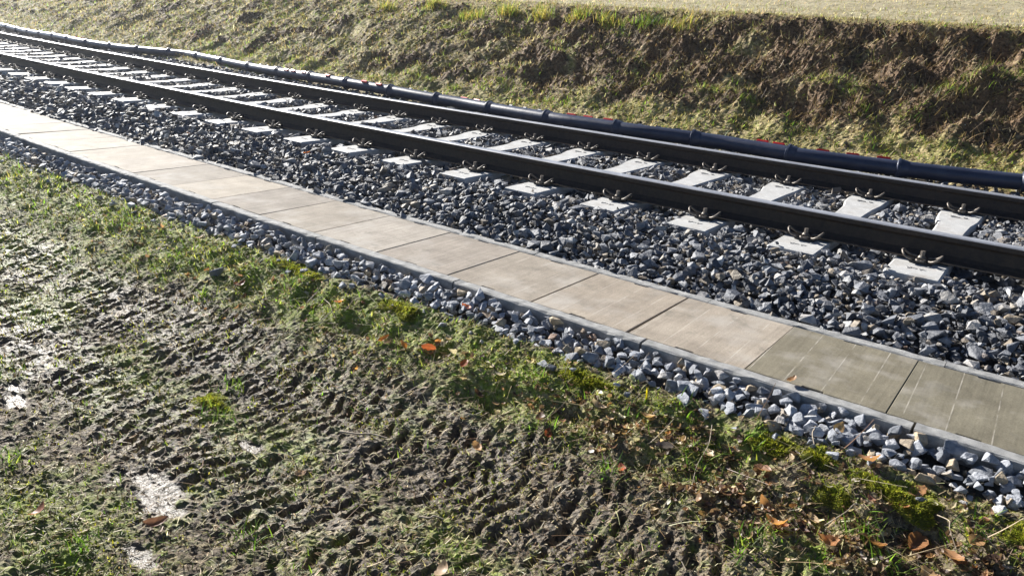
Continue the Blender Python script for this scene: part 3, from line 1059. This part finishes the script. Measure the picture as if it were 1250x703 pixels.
# ------------------------------------------------------------------ blades, stalks, moss
def blades(pos, az, length, width, lean, curl, col, nseg=3, tipw=0.0):
    n = len(pos)
    side = np.stack([-np.sin(az), np.cos(az), 0 * az], 1)
    fwd = np.stack([np.cos(az), np.sin(az), 0 * az], 1)
    up = np.array([0, 0, 1.0])
    c = pos.copy(); rows = []
    for i in range(nseg + 1):
        t = i / nseg
        w = width * (1 - t ** 1.6) if i < nseg else width * tipw
        rows.append((c - side * w[:, None] / 2, c + side * w[:, None] / 2))
        th = lean + curl * (t + .5 / nseg)
        c = c + (fwd * np.sin(th)[:, None] + up * np.cos(th)[:, None]) * (length / nseg)[:, None]
    V = np.stack([v for r in rows for v in r], 1)            # n, 2*(nseg+1), 3
    nv = 2 * (nseg + 1)
    f = []
    for i in range(nseg):
        a = 2 * i
        f.append((a, a + 1, a + 3)); f.append((a, a + 3, a + 2))
    if tipw == 0: f = f[:-1]
    F = (np.array(f)[None] + (np.arange(n) * nv)[:, None, None]).reshape(-1, 3)
    C = np.repeat(col, nv, axis=0)
    # bases a little paler and yellower than tips, as in real blades
    return V.reshape(-1, 3), F, C


def pick_cols(n, cols, w, var=.25):
    cols = np.array(cols); w = np.array(w, float); w /= w.sum()
    c = cols[rng.choice(len(cols), n, p=w)]
    return np.clip(c * (1 + rng.normal(0, var, (n, 1))) * (1 + rng.normal(0, .06, (n, 3))), .005, 1)


def sample(n, xr, yr, dens):
    """random points in a track-space box, kept by density and thinned with distance"""
    X, Y = [], []
    tot = 0
    while tot < n:
        x = rng.uniform(*xr, n * 2); y = rng.uniform(*yr, n * 2)
        k = rng.random(n * 2) < dens(x, y)
        X.append(x[k]); Y.append(y[k]); tot += k.sum()
    return np.concatenate(X)[:n], np.concatenate(Y)[:n]


def thin(x, y, d0):
    d = np.hypot(x, y + 4.45)
    return np.minimum(1, (d0 / np.maximum(d, d0)) ** 1.2)


def gpos(x, y, zf=ground_z, dz=0):
    return np.stack([x, world_y(x, y), zf(x, y) + dz], 1)


GREEN = [(.08, .16, .02), (.15, .26, .03), (.23, .31, .05), (.06, .12, .02)]
OLIVE = [(.16, .16, .04), (.12, .115, .03), (.24, .22, .07)]
STRAW = [(.34, .27, .15), (.46, .39, .24), (.25, .19, .1), (.55, .5, .36)]
BROWN = [(.13, .085, .045), (.2, .13, .07), (.08, .053, .03)]


def stuff(name, label, cat, parts, mat):
    V, F, C, off = [], [], [], 0
    for v, f, c in parts:
        V.append(v); F.append(f + off); C.append(c); off += len(v)
    me = np_mesh(name, np.concatenate(V), np.concatenate(F), np.concatenate(C))
    return tag(link(name, me, mat), label, cat, kind='stuff')


def clumped(x, y, sc, seed, lo, hi):
    return sstep(lo, hi, fbm(x * sc, y * sc, seed, 3))


# grass of the foreground
def d_grass(x, y):
    strip = np.exp(-((y + 2.13) / .17) ** 2)
    a, b = lug_mask(x, y)
    d = .95 * strip * (1 - .55 * sstep(-1.9, -.7, x)) * (.25 + .75 * clumped(x, y, 5, 201, -.15, .25)) + .85 * clumped(x, y, 4.5, 203, -.05, .25) * (1 - .4 * np.maximum(a, b)) * (1 + .6 * sstep(-2.6, -4.0, x))
    d = d * (1 - wet_mask(x, y)) * thin(x, y, 2.6) * sstep(-1.9, -1.97, y)
    return d


x, y = sample(38000, (-11, .7), (-4.3, -1.9), d_grass)
n = len(x)
strip = np.exp(-((y + 2.13) / .2) ** 2)
L = rng.uniform(.012, .04, n) * (1 + .7 * strip * rng.random(n))
c = pick_cols(n, GREEN + OLIVE + STRAW + [(.34, .36, .09)], [2, 5, 5, .6, 1.5, .6, 3, 1.2, .8, .8, .3, 4])
fd = np.clip(np.hypot(x, y + 4.45) / 2.6, 1, 3.2)
parts = [blades(gpos(x, y, dz=-.004), rng.random(n) * 6.28, L * fd ** .3, rng.uniform(.002, .005, n) * fd ** .8, rng.uniform(.3, 1.35, n), rng.uniform(.1, 1.1, n), c)]
# distinct green tufts
tx = [-2.05, -2.12, -1.0, -.47, -.5, -.3, -.12, -1.32, -1.05, -2.6, -3.0, -1.75, -2.45, -.75, -.62, -3.4, -2.75, .05, -.9, -1.5, -3.9, -4.6, -.2]
ty = [-3.68, -3.6, -2.37, -2.37, -2.43, -2.36, -2.28, -2.32, -2.10, -2.75, -2.12, -3.25, -2.9, -2.2, -2.05, -2.35, -3.55, -2.1, -2.02, -2.1, -2.15, -2.1, -2.2]
for a, b in zip(tx, ty):
    m = random.randint(26, 60)
    x = a + rng.normal(0, .035, m); y = b + rng.normal(0, .03, m)
    parts.append(blades(gpos(x, y, dz=-.004), rng.random(m) * 6.28, rng.uniform(.03, .085, m), rng.uniform(.003, .0065, m), rng.uniform(.2, 1.0, m), rng.uniform(.2, 1.0, m),
                        pick_cols(m, GREEN, [2, 4, 3, 1]), 4))
stuff('grass', 'short green grass sprouting between the mud and the stone strip', 'grass', parts, M['blade'])

# dead stalks and thatch lying on the ground
x, y = sample(15000, (-11, .7), (-4.3, -1.9), lambda x, y: (.3 + .5 * np.exp(-((y + 2.2) / .2) ** 2) + .4 * clumped(x, y, 4, 211, 0, .4)) * thin(x, y, 2.6) * (1 - wet_mask(x, y)) * sstep(-1.9, -1.97, y))
n = len(x)
parts = [blades(gpos(x, y, dz=.002), rng.random(n) * 6.28, rng.uniform(.012, .05, n), rng.uniform(.0012, .0032, n), rng.uniform(1.1, 1.65, n), rng.normal(0, .35, n),
                pick_cols(n, STRAW + BROWN, [3, 3, 4, 1.2, 3, 3, 3]), 2, .6)]
m = 420
x, y = sample(m, (-6, .7), (-3.6, -1.92), lambda x, y: (.1 + .9 * np.exp(-((y + 2.2) / .2) ** 2)) * thin(x, y, 2.6))
parts.append(blades(gpos(x, y, dz=.006), rng.random(m) * 6.28, rng.uniform(.06, .17, m), rng.uniform(.0016, .0034, m), rng.uniform(.9, 1.6, m), rng.normal(0, .3, m), pick_cols(m, STRAW + BROWN, [3, 3, 2, 2, 1, 2, 1]), 4, .5))
x, y = sample(52000, (-10, .7), (-4.3, -1.9), lambda x, y: (.45 + .55 * clumped(x, y, 6, 213, -.2, .2)) * thin(x, y, 2.5) * (1 - .8 * wet_mask(x, y)) * sstep(-1.9, -1.97, y))
n = len(x); far_ = np.clip(np.hypot(x, y + 4.45) / 2.6, 1, 3)
parts.append(blades(gpos(x, y, dz=.0015), rng.random(n) * 6.28, rng.uniform(.008, .032, n) * far_ ** .5, rng.uniform(.0016, .0046, n) * far_ ** .7, rng.uniform(.7, 1.65, n), rng.normal(0, .3, n),
                    pick_cols(n, STRAW + BROWN + OLIVE, [5, 4, 4, 2, 4, 4, 3, 3, 3, 2], .35), 1, .55))
stuff('dead_stalks', 'pale dead grass stalks strewn over mud and grass', 'dead grass', parts, M['straw'])

# moss mats: small upright fronds in cushions
x, y = sample(32000, (-9, .7), (-4.2, -1.92), lambda x, y: (.95 * np.exp(-((y + 2.06) / .12) ** 2) * clumped(x, y, 3.2, 221, -.15, .2) + .45 * clumped(x, y, 3.5, 223, .05, .35)) * thin(x, y, 2.6) * (1 - wet_mask(x, y)) * sstep(-1.92, -1.98, y))
n = len(x)
MOSS = [(.21, .235, .025), (.33, .35, .04), (.15, .165, .022), (.42, .40, .08)]
parts = [blades(gpos(x, y, dz=-.003), rng.random(n) * 6.28, rng.uniform(.006, .016, n), rng.uniform(.003, .0065, n) * np.clip(np.hypot(x, y + 4.45) / 2.6, 1, 3) ** .7, rng.uniform(.2, 1.2, n), rng.uniform(0, .8, n), pick_cols(n, MOSS, [3, 3, 2, 1]), 2)]
stuff('moss', 'low yellow-green moss creeping over the mud', 'moss', parts, M['moss'])


def moss_cushion(label, cx, cy, rx, ry, h):
    n = int(7000 * rx * ry / .012)
    n = min(max(n, 800), 5200)
    r = np.sqrt(rng.random(n)); a = rng.random(n) * 6.28
    edge = 1 + .25 * np.sin(a * 3 + cx * 9) + .15 * np.sin(a * 5 + 1)
    x = cx + rx * r * np.cos(a) * edge; y = cy + ry * r * np.sin(a) * edge
    dome = h * np.sqrt(np.clip(1 - r ** 2, 0, 1)) * (1 + .5 * fbm(x * 22, y * 22, 231, 2))
    pos = gpos(x, y); base = float(np.median(pos[:, 2]))
    pos[:, 2] = .5 * pos[:, 2] + .5 * base + dome - .004
    az = a + rng.normal(0, .8, n)
    V, F, C = blades(pos, az, rng.uniform(.004, .010, n), rng.uniform(.003, .0055, n), .4 + r * .6 + rng.normal(0, .25, n), rng.uniform(0, .7, n), pick_cols(n, MOSS, [3, 4, 1.5, 1.5]), 2)
    # soil core
    t = np.linspace(0, 6.283, 25)[:-1]; rr = np.linspace(0, 1, 6)
    CV = [(cx + rx * q * math.cos(s) * (1 + .25 * math.sin(s * 3 + cx * 9) + .15 * math.sin(s * 5 + 1)), cy + ry * q * math.sin(s) * (1 + .25 * math.sin(s * 3 + cx * 9) + .15 * math.sin(s * 5 + 1)), q) for q in rr for s in t]
    CV = np.array(CV); q = CV[:, 2].copy(); g = gpos(CV[:, 0], CV[:, 1])
    g[:, 2] = .5 * g[:, 2] + .5 * base + h * np.sqrt(np.clip(1 - q ** 2, 0, 1)) * (1 + .5 * fbm(CV[:, 0] * 22, CV[:, 1] * 22, 231, 2)) - .006
    CF = []
    for i in range(5):
        for j in range(24):
            a0, a1, b0, b1 = i * 24 + j, i * 24 + (j + 1) % 24, (i + 1) * 24 + j, (i + 1) * 24 + (j + 1) % 24
            CF += [(a0, b0, b1), (a0, b1, a1)]
    e = link('moss_cushion', np_mesh('moss_cushion', np.vstack([g, V]), np.vstack([np.array(CF), F + len(g)]), np.vstack([np.tile((.15, .155, .028), (len(g), 1)), C])), M['moss'])
    tag(e, label, 'moss', 'moss cushions along the stone strip')


moss_cushion('largest bright yellow-green moss cushion against the stones, bottom right', -.17, -2.035, .15, .06, .022)
moss_cushion('rounded moss cushion left of the largest one, bottom right', -.42, -2.0, .05, .045, .02)
moss_cushion('spreading moss clump left of the rounded cushion, below the stones', -.56, -2.0, .10, .05, .014)
moss_cushion('mossy mound beneath the stones at the middle of the photo', -1.32, -2.01, .14, .055, .013)
moss_cushion('sunlit moss patch at the right edge of the photo', .17, -2.03, .06, .05, .02)
moss_cushion('green moss hummock by the stones left of the middle', -2.32, -2.0, .13, .055, .014)
moss_cushion('long green moss hummock by the stones further left', -3.1, -1.98, .22, .055, .013)
moss_cushion('small moss tuft on the mud near the bottom right', -.33, -2.12, .05, .035, .02)
moss_cushion('olive moss lump on the churned mud, left of the middle', -2.55, -2.86, .09, .05, .02)

# crumbs of soil
PROTO_CLOD = [hull_proto(7, .9, .35, 820 + s) for s in range(16)]
x, y = sample(13000, (-9, .7), (-4.3, -1.93), lambda x, y: (.35 + .65 * np.maximum(*lug_mask(x, y))) * thin(x, y, 2.4) * (1 - .9 * wet_mask(x, y)))
n = len(x)
V, F, C = scatter(PROTO_CLOD, gpos(x, y, dz=-.001), lognorm(n, .0055, .45, .002, .018), rand_rot(n), rng.random(n) ** 1.3)
tag(link('soil_crumbs', np_mesh('soil_crumbs', V, F, C), M['clod']), 'crumbs of churned brown soil over the muddy verge', 'soil', kind='stuff')

# ------------------------------------------------------------------ bank vegetation
x, y = sample(34000, (-30, .9), (3.15, 6.9), lambda x, y: (.06 + .94 * (1 - soil_mask(x, y))) * (.35 + .65 * clumped(x, y, 2.2, 241, -.2, .25)) * np.minimum(1, (9 / np.hypot(x, y + 4.45)) ** .6) * np.where(y > 5.7, .5, 1) * np.where(y < 3.35, .6, 1))
n = len(x)
toe = np.exp(-((y - 3.4) / .3) ** 2)
L = rng.uniform(.03, .09, n)
cg = pick_cols(n, GREEN + OLIVE, [1, 3, 3, .6, 3, 2, 3])
cs = pick_cols(n, STRAW + BROWN, [4, 4, 3, 1.5, 1, 1, .5])
k = rng.random(n) < (.42 + .25 * toe + .5 * fbm(x * 1.4, y * 1.4, 245, 2))
c = np.where(k[:, None], cg, cs)
parts = [blades(gpos(x, y, bank_z, -.006), rng.random(n) * 6.28, L, rng.uniform(.004, .009, n), rng.uniform(.3, 1.45, n), rng.uniform(0, .9, n), c, 2)]
x, y = sample(62000, (-30, .9), (3.2, 5.75), lambda x, y: (.25 + .75 * (1 - soil_mask(x, y))) * (.4 + .6 * clumped(x, y, 3, 247, -.2, .2)) * np.minimum(1, (9 / np.hypot(x, y + 4.45)) ** .7))
n = len(x); far_ = np.clip(np.hypot(x, y + 4.45) / 9, 1, 2.5); sm = soil_mask(x, y)
c1 = pick_cols(n, STRAW + OLIVE + GREEN[1:3], [4, 3, 4, 1, 3, 2, 3, 1.3, 2], .3); c2 = pick_cols(n, STRAW + BROWN, [2, 1, 3, .3, 4, 5, 3], .3)
parts.append(blades(gpos(x, y, bank_z, .001), rng.random(n) * 6.28, rng.uniform(.025, .075, n) * far_ ** .5, rng.uniform(.004, .010, n) * far_ ** .6, rng.uniform(.7, 1.6, n), rng.normal(0, .3, n),
                    np.where((rng.random(n) < sm)[:, None], c2, c1), 1, .5))
for _ in range(110):
    m = random.randint(50, 130)
    cx = random.uniform(-14, .6); cy = random.choice([random.uniform(3.35, 3.75), random.uniform(3.4, 5.4)]); sp_ = random.uniform(.05, .13)
    x = cx + rng.normal(0, sp_, m); y = cy + rng.normal(0, sp_ * .6, m)
    g = pick_cols(m, GREEN + OLIVE + STRAW[:2], [1.5, 4, 5, .5, 2, 1, 3, 1.5, 1])
    parts.append(blades(gpos(x, y, bank_z, -.004), rng.random(m) * 6.28, rng.uniform(.03, .09, m), rng.uniform(.005, .010, m), rng.uniform(.4, 1.3, m), rng.uniform(.1, .9, m), g, 2))
# shaggy clumps hanging over the hollows
for cx, cy in [(-1.16, 4.42), (-.85, 4.5), (-1.05, 4.52), (-.55, 4.62), (-2.0, 4.25), (-2.3, 4.3), (-2.9, 3.9), (-3.45, 3.95), (-3.2, 4.0), (-1.75, 3.95), (-1.35, 4.0), (-1.5, 3.6), (-4.2, 4.0), (-6.2, 4.0)]:
    m = 150
    x = cx + rng.normal(0, .11, m); y = cy + rng.normal(0, .06, m)
    g = pick_cols(m, GREEN + OLIVE + STRAW, [2, 3, 3, 1, 2, 1, 2, 2, 2, 1, .5])
    parts.append(blades(gpos(x, y, bank_z, -.006), rng.random(m) * 6.28, rng.uniform(.06, .15, m), rng.uniform(.004, .008, m), rng.uniform(.3, 1.2, m), rng.uniform(.3, 1.3, m), g, 3))
stuff('bank_grass', 'rough green and straw-coloured grass covering the embankment', 'grass', parts, M['blade'])

x, y = sample(18000, (-18, 1), (5.4, 13), lambda x, y: np.minimum(1, (8 / (y + .01)) ** 2) * (.5 + .5 * clumped(x, y, 2, 251, -.2, .2)))
n = len(x)
fz = lambda x, y: np.where(y < 5.8, bank_z(x, y), field_z(x, y))
parts = [blades(gpos(x, y, fz, -.004), rng.random(n) * 6.28, rng.uniform(.03, .08, n), rng.uniform(.006, .013, n), rng.uniform(.4, 1.4, n), rng.uniform(0, .6, n), pick_cols(n, STRAW + OLIVE + GREEN[1:3], [4, 5, 2, 4, 1, .5, 1.5, .6, .6]), 2)]
stuff('meadow_grass', 'pale dry mown grass of the meadow above the bank', 'grass', parts, M['blade'])

# yellow tufts along the crest
TUFTS = [(-10.3, 5.17, 'leftmost yellow-green grass tuft on the embankment crest'), (-9.2, 5.25, 'second yellow grass tuft from the left on the crest'), (-8.3, 5.2, 'third yellow grass tuft from the left on the crest'),
         (-7.6, 5.25, 'fourth yellow grass tuft from the left on the crest'), (-6.9, 5.2, 'fifth yellow grass tuft from the left on the crest'), (-6.2, 5.2, 'sixth yellow grass tuft from the left on the crest'),
         (-5.65, 5.17, 'largest bright yellow grass tuft on the crest, above the pipe joint'), (-5.1, 5.23, 'dark green tuft right of the largest yellow one on the crest'), (-4.6, 5.2, 'sparse yellow-green tuft furthest right on the crest')]
for cx, cy, lab in TUFTS:
    m = random.randint(200, 380); hs = random.uniform(.8, 1.2)
    x = cx + random.uniform(.07, .14) * np.clip(rng.normal(0, 1, m), -1.9, 1.9); y = cy - .05 + .06 * np.clip(rng.normal(0, 1, m), -1.9, 1.9)
    w = [1, 2, 2, 3, 1, 1, 1] if 'dark' in lab else [.4, 1.2, 2.5, 3, 2.5, 2, 2]
    g = pick_cols(m, GREEN[:3] + [(.28, .23, .05), (.38, .32, .09), (.14, .14, .03), (.42, .35, .16)] if 'dark' not in lab else GREEN + OLIVE, w)
    V, F, C = blades(gpos(x, y, bank_z, -.01), rng.random(m) * 6.28, rng.uniform(.08, .28, m) * hs, rng.uniform(.006, .011, m), rng.uniform(.05, .9, m), rng.uniform(.1, 1.3, m), g, 3)
    tag(link('grass_tuft', np_mesh('grass_tuft', V, F, C), M['blade']), lab, 'grass tuft', 'grass tufts on the embankment crest')

# soil crumbs and root debris on the bank
x, y = sample(25000, (-22, .9), (3.3, 5.7), lambda x, y: (.12 + .88 * soil_mask(x, y)) * np.minimum(1, (8 / np.hypot(x, y + 4.45)) ** 1.2))
n = len(x)
V, F, C = scatter(PROTO_CLOD, gpos(x, y, bank_z, 0), lognorm(n, .015, .5, .005, .05), rand_rot(n), rng.random(n))
tag(link('bank_soil_crumbs', np_mesh('bank_soil_crumbs', V, F, C), M['bank_clod']), 'loose brown clods lying on the turned soil of the embankment', 'soil', kind='stuff')

x, y = sample(13000, (-11, .9), (3.5, 5.65), lambda x, y: (.1 + .9 * soil_mask(x, y)) * sstep(-9, -2, x))
n = len(x)
parts = [blades(gpos(x, y, bank_z, .006), rng.random(n) * 6.28, rng.uniform(.04, .18, n), rng.uniform(.004, .009, n), rng.uniform(.6, 1.7, n), rng.normal(.4, .6, n), pick_cols(n, STRAW + BROWN + OLIVE, [3, 1.5, 4, .5, 4, 5, 3, 1, 1, 1]), 3, .5)]
stuff('root_debris', 'tangled brown roots and dead stems in the turned bank soil', 'roots', parts, M['straw'])

# ------------------------------------------------------------------ fallen leaves
def leaf_mesh(l, w, curl, fold, lobes, seed, nu=9, nv=5):
    r = np.random.default_rng(seed)
    V = []
    for i in range(nu):
        u = i / (nu - 1)
        hw = w * (math.sin(math.pi * min(1, u * .93 + .05)) ** .75) * (1 + lobes * math.cos(u * 26) + r.normal(0, .05))
        for j in range(nv):
            s = (j / (nv - 1) * 2 - 1)
            V.append(((u - .5) * l, s * hw * .5, abs(s) * fold * hw + curl * l * (u - .45) ** 2 + r.normal(0, .0012)))
    F = [(i * nv + j, (i + 1) * nv + j, (i + 1) * nv + j + 1, i * nv + j + 1) for i in range(nu - 1) for j in range(nv - 1)]
    return np.array(V), np.array(F)


ORANGE, TAN, DARK, PALE = (.42, .16, .045), (.40, .26, .13), (.11, .06, .035), (.55, .47, .36)
REDB = (.28, .075, .03)
LEAVES = [  # x, y, length, colour, label
    (-.44, -2.32, .062, (.50, .25, .085), 'bright tan pleated leaf lying flat near the bottom right'),
    (-.50, -2.25, .05, (.44, .22, .09), 'orange-tan leaf just above the bright pleated leaf, bottom right'),
    (-1.46, -2.51, .042, (.52, .30, .15), 'single pale orange leaf alone on the churned mud, lower middle'),
    (-2.00, -2.17, .055, REDB, 'upright red-brown leaf in the grass left of the middle'),
    (-2.10, -2.23, .06, ORANGE, 'flat orange leaf left of the upright red-brown one'),
    (-2.22, -2.22, .045, ORANGE, 'small orange leaf furthest left beside the flat orange leaf'),
    (-1.90, -2.14, .048, PALE, 'bleached white leaf right of the upright red-brown leaf'),
    (-.30, -2.31, .065, (.40, .19, .08), 'curled orange-brown leaf in the bottom right litter'),
    (-.24, -2.36, .05, TAN, 'tan leaf below the curled orange-brown leaf'),
    (-.08, -2.15, .075, (.30, .14, .06), 'large curled brown leaf in the dark hollow, bottom right'),
    (.02, -2.2, .06, (.36, .19, .09), 'brown leaf right of the dark hollow, bottom right'),
    (-1.34, -2.28, .05, DARK, 'dark brown leaf in shade at the middle of the verge'),
    (-1.28, -2.32, .042, REDB, 'small red-brown leaf beneath the dark one at the middle'),
    (-1.09, -2.33, .026, (.75, .72, .68), 'tiny white leaf scrap on the verge below the yellow shoot'),
    (-.96, -2.34, .045, (.38, .12, .07), 'reddish leaf right of the tiny white scrap'),
    (-.88, -2.20, .055, (.10, .085, .10), 'dark purplish leaf standing on edge near the yellow shoot'),
    (-1.0, -2.10, .05, TAN, 'tan leaf on the ground just below the yellow shoot'),
    (-.27, -1.98, .06, (.38, .2, .1), 'brown leaf leaning on the stones above the largest moss'),
    (-.12, -2.0, .055, (.42, .22, .1), 'orange-brown leaf caught between stones and largest moss'),
    (-.40, -1.87, .05, TAN, 'tan leaf resting on the pale stones, lower right'),
    (-.14, -2.08, .04, (.34, .16, .08), 'brown leaf on the right flank of the largest moss'),
    (-1.62, -2.16, .04, PALE, 'pale leaf in the grass at the middle of the verge'),
    (-1.66, -2.25, .045, DARK, 'dark leaf below the pale leaf at the middle'),
    (-3.3, -2.2, .05, (.24, .10, .06), 'brown leaf beside the lone blue-grey stone'),
    (-2.62, -2.12, .04, ORANGE, 'orange leaf among grass left of the stone strip bend'),
    (-2.02, -3.42, .06, (.20, .10, .07), 'brown leaf at the edge of the shining puddle, bottom left'),
    (-2.35, -3.62, .05, (.26, .11, .07), 'red-brown leaf in the grass at the bottom left'),
    (-1.9, -2.95, .035, (.48, .3, .18), 'small tan leaf on grey mud, lower left of the middle'),
    (-3.9, -2.05, .04, TAN, 'tan leaf near the stones toward the left'),
    (-1.18, -3.02, .05, (.42, .3, .2), 'pinkish tan leaf at the bottom edge of the mud'),
    (-.62, -2.28, .05, (.22, .12, .07), 'brown leaf in the litter left of the bright pleated leaf'),
    (-.36, -2.22, .045, (.46, .34, .22), 'pale tan leaf above the curled litter, bottom right'),
    (.06, -2.13, .06, (.44, .26, .13), 'tan curled leaf beside straw at the right edge'),
    (-.18, -2.24, .055, (.33, .16, .07), 'rust-brown leaf below the largest moss, tilted'),
    (-.56, -2.12, .05, (.3, .16, .09), 'brown leaf under the spreading moss clump'),
    (-.74, -2.14, .045, (.48, .36, .22), 'straw-coloured leaf left of the spreading moss clump'),
    (-1.18, -2.14, .05, (.46, .35, .24), 'pale curled leaf left of the yellow shoot'),
    (-1.44, -2.2, .045, (.36, .24, .14), 'light brown leaf in the middle verge beside the dark one'),
    (-1.78, -2.2, .045, REDB, 'red-brown leaf right of the bleached white leaf'),
    (-.02, -2.28, .06, (.47, .3, .15), 'large tan leaf at the bottom right corner'),
]
for k, (x, y, l, c, lab) in enumerate(LEAVES):
    l *= 1.2
    V, F = leaf_mesh(l, l * random.uniform(.5, .68), random.uniform(.2, 1.3), random.uniform(.05, .35), random.choice([0, .05, .1]), 1000 + k)
    Cc = np.clip(np.tile(c, (len(V), 1)) * (1 + rng.normal(0, .12, (len(V), 1))), 0, 1)
    me = np_mesh('fallen_leaf', V, F, Cc, True)
    o = link('fallen_leaf', me, M['leaf'])
    z = float(ground_z(np.array([x]), np.array([y]))[0])
    if y > -1.93: z = -.175
    up = ('upright' in lab) or ('edge near' in lab)
    o.location = P(x, y, z + (.026 if up else .019))
    o.rotation_euler = (random.uniform(-.35, .35) + (1.2 if up else 0), random.uniform(-.35, .35), random.uniform(0, 6.28))
    tag(o, lab, 'leaf', 'fallen leaves on the verge')
# crumbled leaf litter between them
x, y = sample(1600, (-5, .6), (-2.6, -1.95), lambda x, y: np.exp(-((y + 2.2) / .14) ** 2) * thin(x, y, 2.6) * (.12 + .88 * sstep(-1.6, -.4, x)) * (.2 + .8 * clumped(x, y, 4, 261, -.1, .3)))
parts = []
for k in range(12):
    s = slice(k, None, 12); n = len(x[s])
    V, F = leaf_mesh(.03, .018, random.uniform(0, 2), random.uniform(0, .5), .08, 1100 + k, 6, 3)
    F3 = np.vstack([F[:, [0, 1, 2]], F[:, [0, 2, 3]]])
    sc = rng.uniform(.4, 1.25, n); Rm = rand_rot(n, .5)
    W = np.einsum('nij,vj->nvi', Rm, V) * sc[:, None, None] + gpos(x[s], y[s], dz=.008)[:, None, :]
    col = pick_cols(n, [(.17, .11, .07), (.29, .18, .1), (.1, .065, .045), (.42, .32, .2), (.52, .45, .34), (.4, .19, .07)], [6, 2, 4, 3, 2, .5])
    parts.append((W.reshape(-1, 3), (F3[None] + (np.arange(n) * len(V))[:, None, None]).reshape(-1, 3), np.repeat(col, len(V), axis=0)))
stuff('leaf_litter', 'crumbled brown leaf litter scattered along the verge', 'leaf litter', parts, M['leaf'])

# small orange leaves lying on the ballast and the stones
for (x, y, z, c, lab) in ((-4.9, -.45, -.03, (.55, .16, .04), 'bright orange leaf lying on the ballast beside the trough'), (-6.35, -.62, -.06, (.3, .13, .07), 'brown leaf on the ballast toward the left'),
                          (-2.05, -1.86, -.165, (.45, .13, .06), 'orange leaf on the pale stones left of the middle'), (-1.28, -1.9, -.17, (.42, .12, .06), 'red leaf at the lower rim of the pale stones, middle'),
                          (-.62, -1.69, -.112, (.3, .17, .09), 'small brown leaf lying on the trough edge near a lid slot')):
    V, F = leaf_mesh(.05, .03, .8, .25, .08, 1300 + int(x * -10))
    o = link('fallen_leaf', np_mesh('fallen_leaf', V, F, np.tile(c, (len(V), 1)), True), M['leaf'])
    o.location = P(x, y, z); o.rotation_euler = (.25, .2, x * 3)
    tag(o, lab, 'leaf', 'fallen leaves on the verge')

# ------------------------------------------------------------------ lone stone, yellow shoot, twigs
V, F = worn_proto(9, 741)
o = link('field_stone', np_mesh('field_stone', V * np.array([1, 1, 1.15]), F, np.full((len(V), 3), .3)), M['stones'])
o.scale = (.07, .06, .062); o.location = P(-3.5, -2.22, float(ground_z(np.array([-3.5]), np.array([-2.22]))[0]) + .012); o.rotation_euler = (.2, -.5, .7)
tag(o, 'lone blue-grey angular stone in the grass left of the middle', 'stone')

gz_ = float(ground_z(np.array([-1.04]), np.array([-2.03]))[0])
e = link('yellow_shoot', None); e.location = P(-1.04, -2.03, gz_ - .005)
tag(e, 'upright bright yellow shoot with green base below the stones', 'plant')
for k in range(3):
    V, F, C = blades(np.array([[0.003 * (k - 1), 0.0, 0.0]]), np.array([k * 2.1 + .4]), np.array([.078 - .012 * k]), np.array([.013 - .002 * k]), np.array([.06]), np.array([.08]), np.array([[.62, .52, .02]]), 5)
    C = np.where((V[:, 2:3] < .02), np.array([[.12, .25, .03]]), C)
    link('petal', np_mesh('petal', V, F, C), M['leaf'], e)

M['twig'], _nt, _b = new_mat('dry_twig')
_nt.links.new(ramp(_nt, noise_n(_nt, coords(_nt), 60, 3, .6), [(.3, (.2, .15, .1)), (.7, (.45, .38, .29))]), _b.inputs['Base Color']); _b.inputs['Roughness'].default_value = .8
TW = [((-.78, -2.03), (-.72, -2.32), .03, .0016, 'long thin pale stem slanting down from the stones, right of the yellow shoot'),
      ((-.50, -1.84), (-.44, -1.98), .03, .003, 'pale stick lying across the pale stones, lower right'),
      ((-2.75, -2.1), (-2.55, -2.2), .03, .002, 'thin bent stem in the grass left of the stone strip'),
      ((-.05, -2.06), (.02, -2.16), .04, .0018, 'thin dark twig right of the largest moss cushion'),
      ((-.32, -2.24), (-.22, -2.14), .05, .0016, 'pale stem leaning among leaves at the bottom right'),
      ((-1.95, -2.72), (-1.78, -2.64), .02, .004, 'pale stick pressed into the churned mud, left of the middle'),
      ((-1.40, -2.88), (-1.33, -2.84), .02, .0035, 'short pale stick in a tyre mark at the lower middle')]
for (a, b, lift, rad, lab) in TW:
    za = float(ground_z(np.array([a[0]]), np.array([a[1]]))[0]) if a[1] < -1.93 else -.19
    zb = float(ground_z(np.array([b[0]]), np.array([b[1]]))[0]) if b[1] < -1.93 else -.2
    pts = [P(a[0], a[1], za + .02), P(a[0] * .66 + b[0] * .34 + .01, a[1] * .66 + b[1] * .34, za * .66 + zb * .34 + lift), P(a[0] * .33 + b[0] * .67 - .006, a[1] * .33 + b[1] * .67, za * .33 + zb * .67 + lift), P(b[0], b[1], zb + .01)]
    V, F = tube(smooth_path([list(p) for p in pts], 14), np.linspace(rad, rad * .6, 14), 6)
    tag(link('twig', np_mesh('twig', V, F, None, True), M['twig']), lab, 'twig')

# ------------------------------------------------------------------ thin scattering volume, added to imitate the lens's veiling glare
hz = link('glare_veil', bm_mesh('glare_veil', box_bm(160, 160, 13.5, (-15, 26, 5.0))))
hm = bpy.data.materials.new('glare_veil_volume'); hm.use_nodes = True
hn = hm.node_tree; hn.nodes.clear()
ho = hn.nodes.new('ShaderNodeOutputMaterial'); hv = hn.nodes.new('ShaderNodeVolumePrincipled')
hv.inputs['Color'].default_value = (.95, .97, 1, 1); hv.inputs['Density'].default_value = .0011; hv.inputs['Anisotropy'].default_value = .75
hn.links.new(hv.outputs[0], ho.inputs['Volume'])
hz.data.materials.append(hm)
tag(hz, 'thin scattering volume added over the track to imitate veiling lens glare', 'glare_veil', kind='stuff')
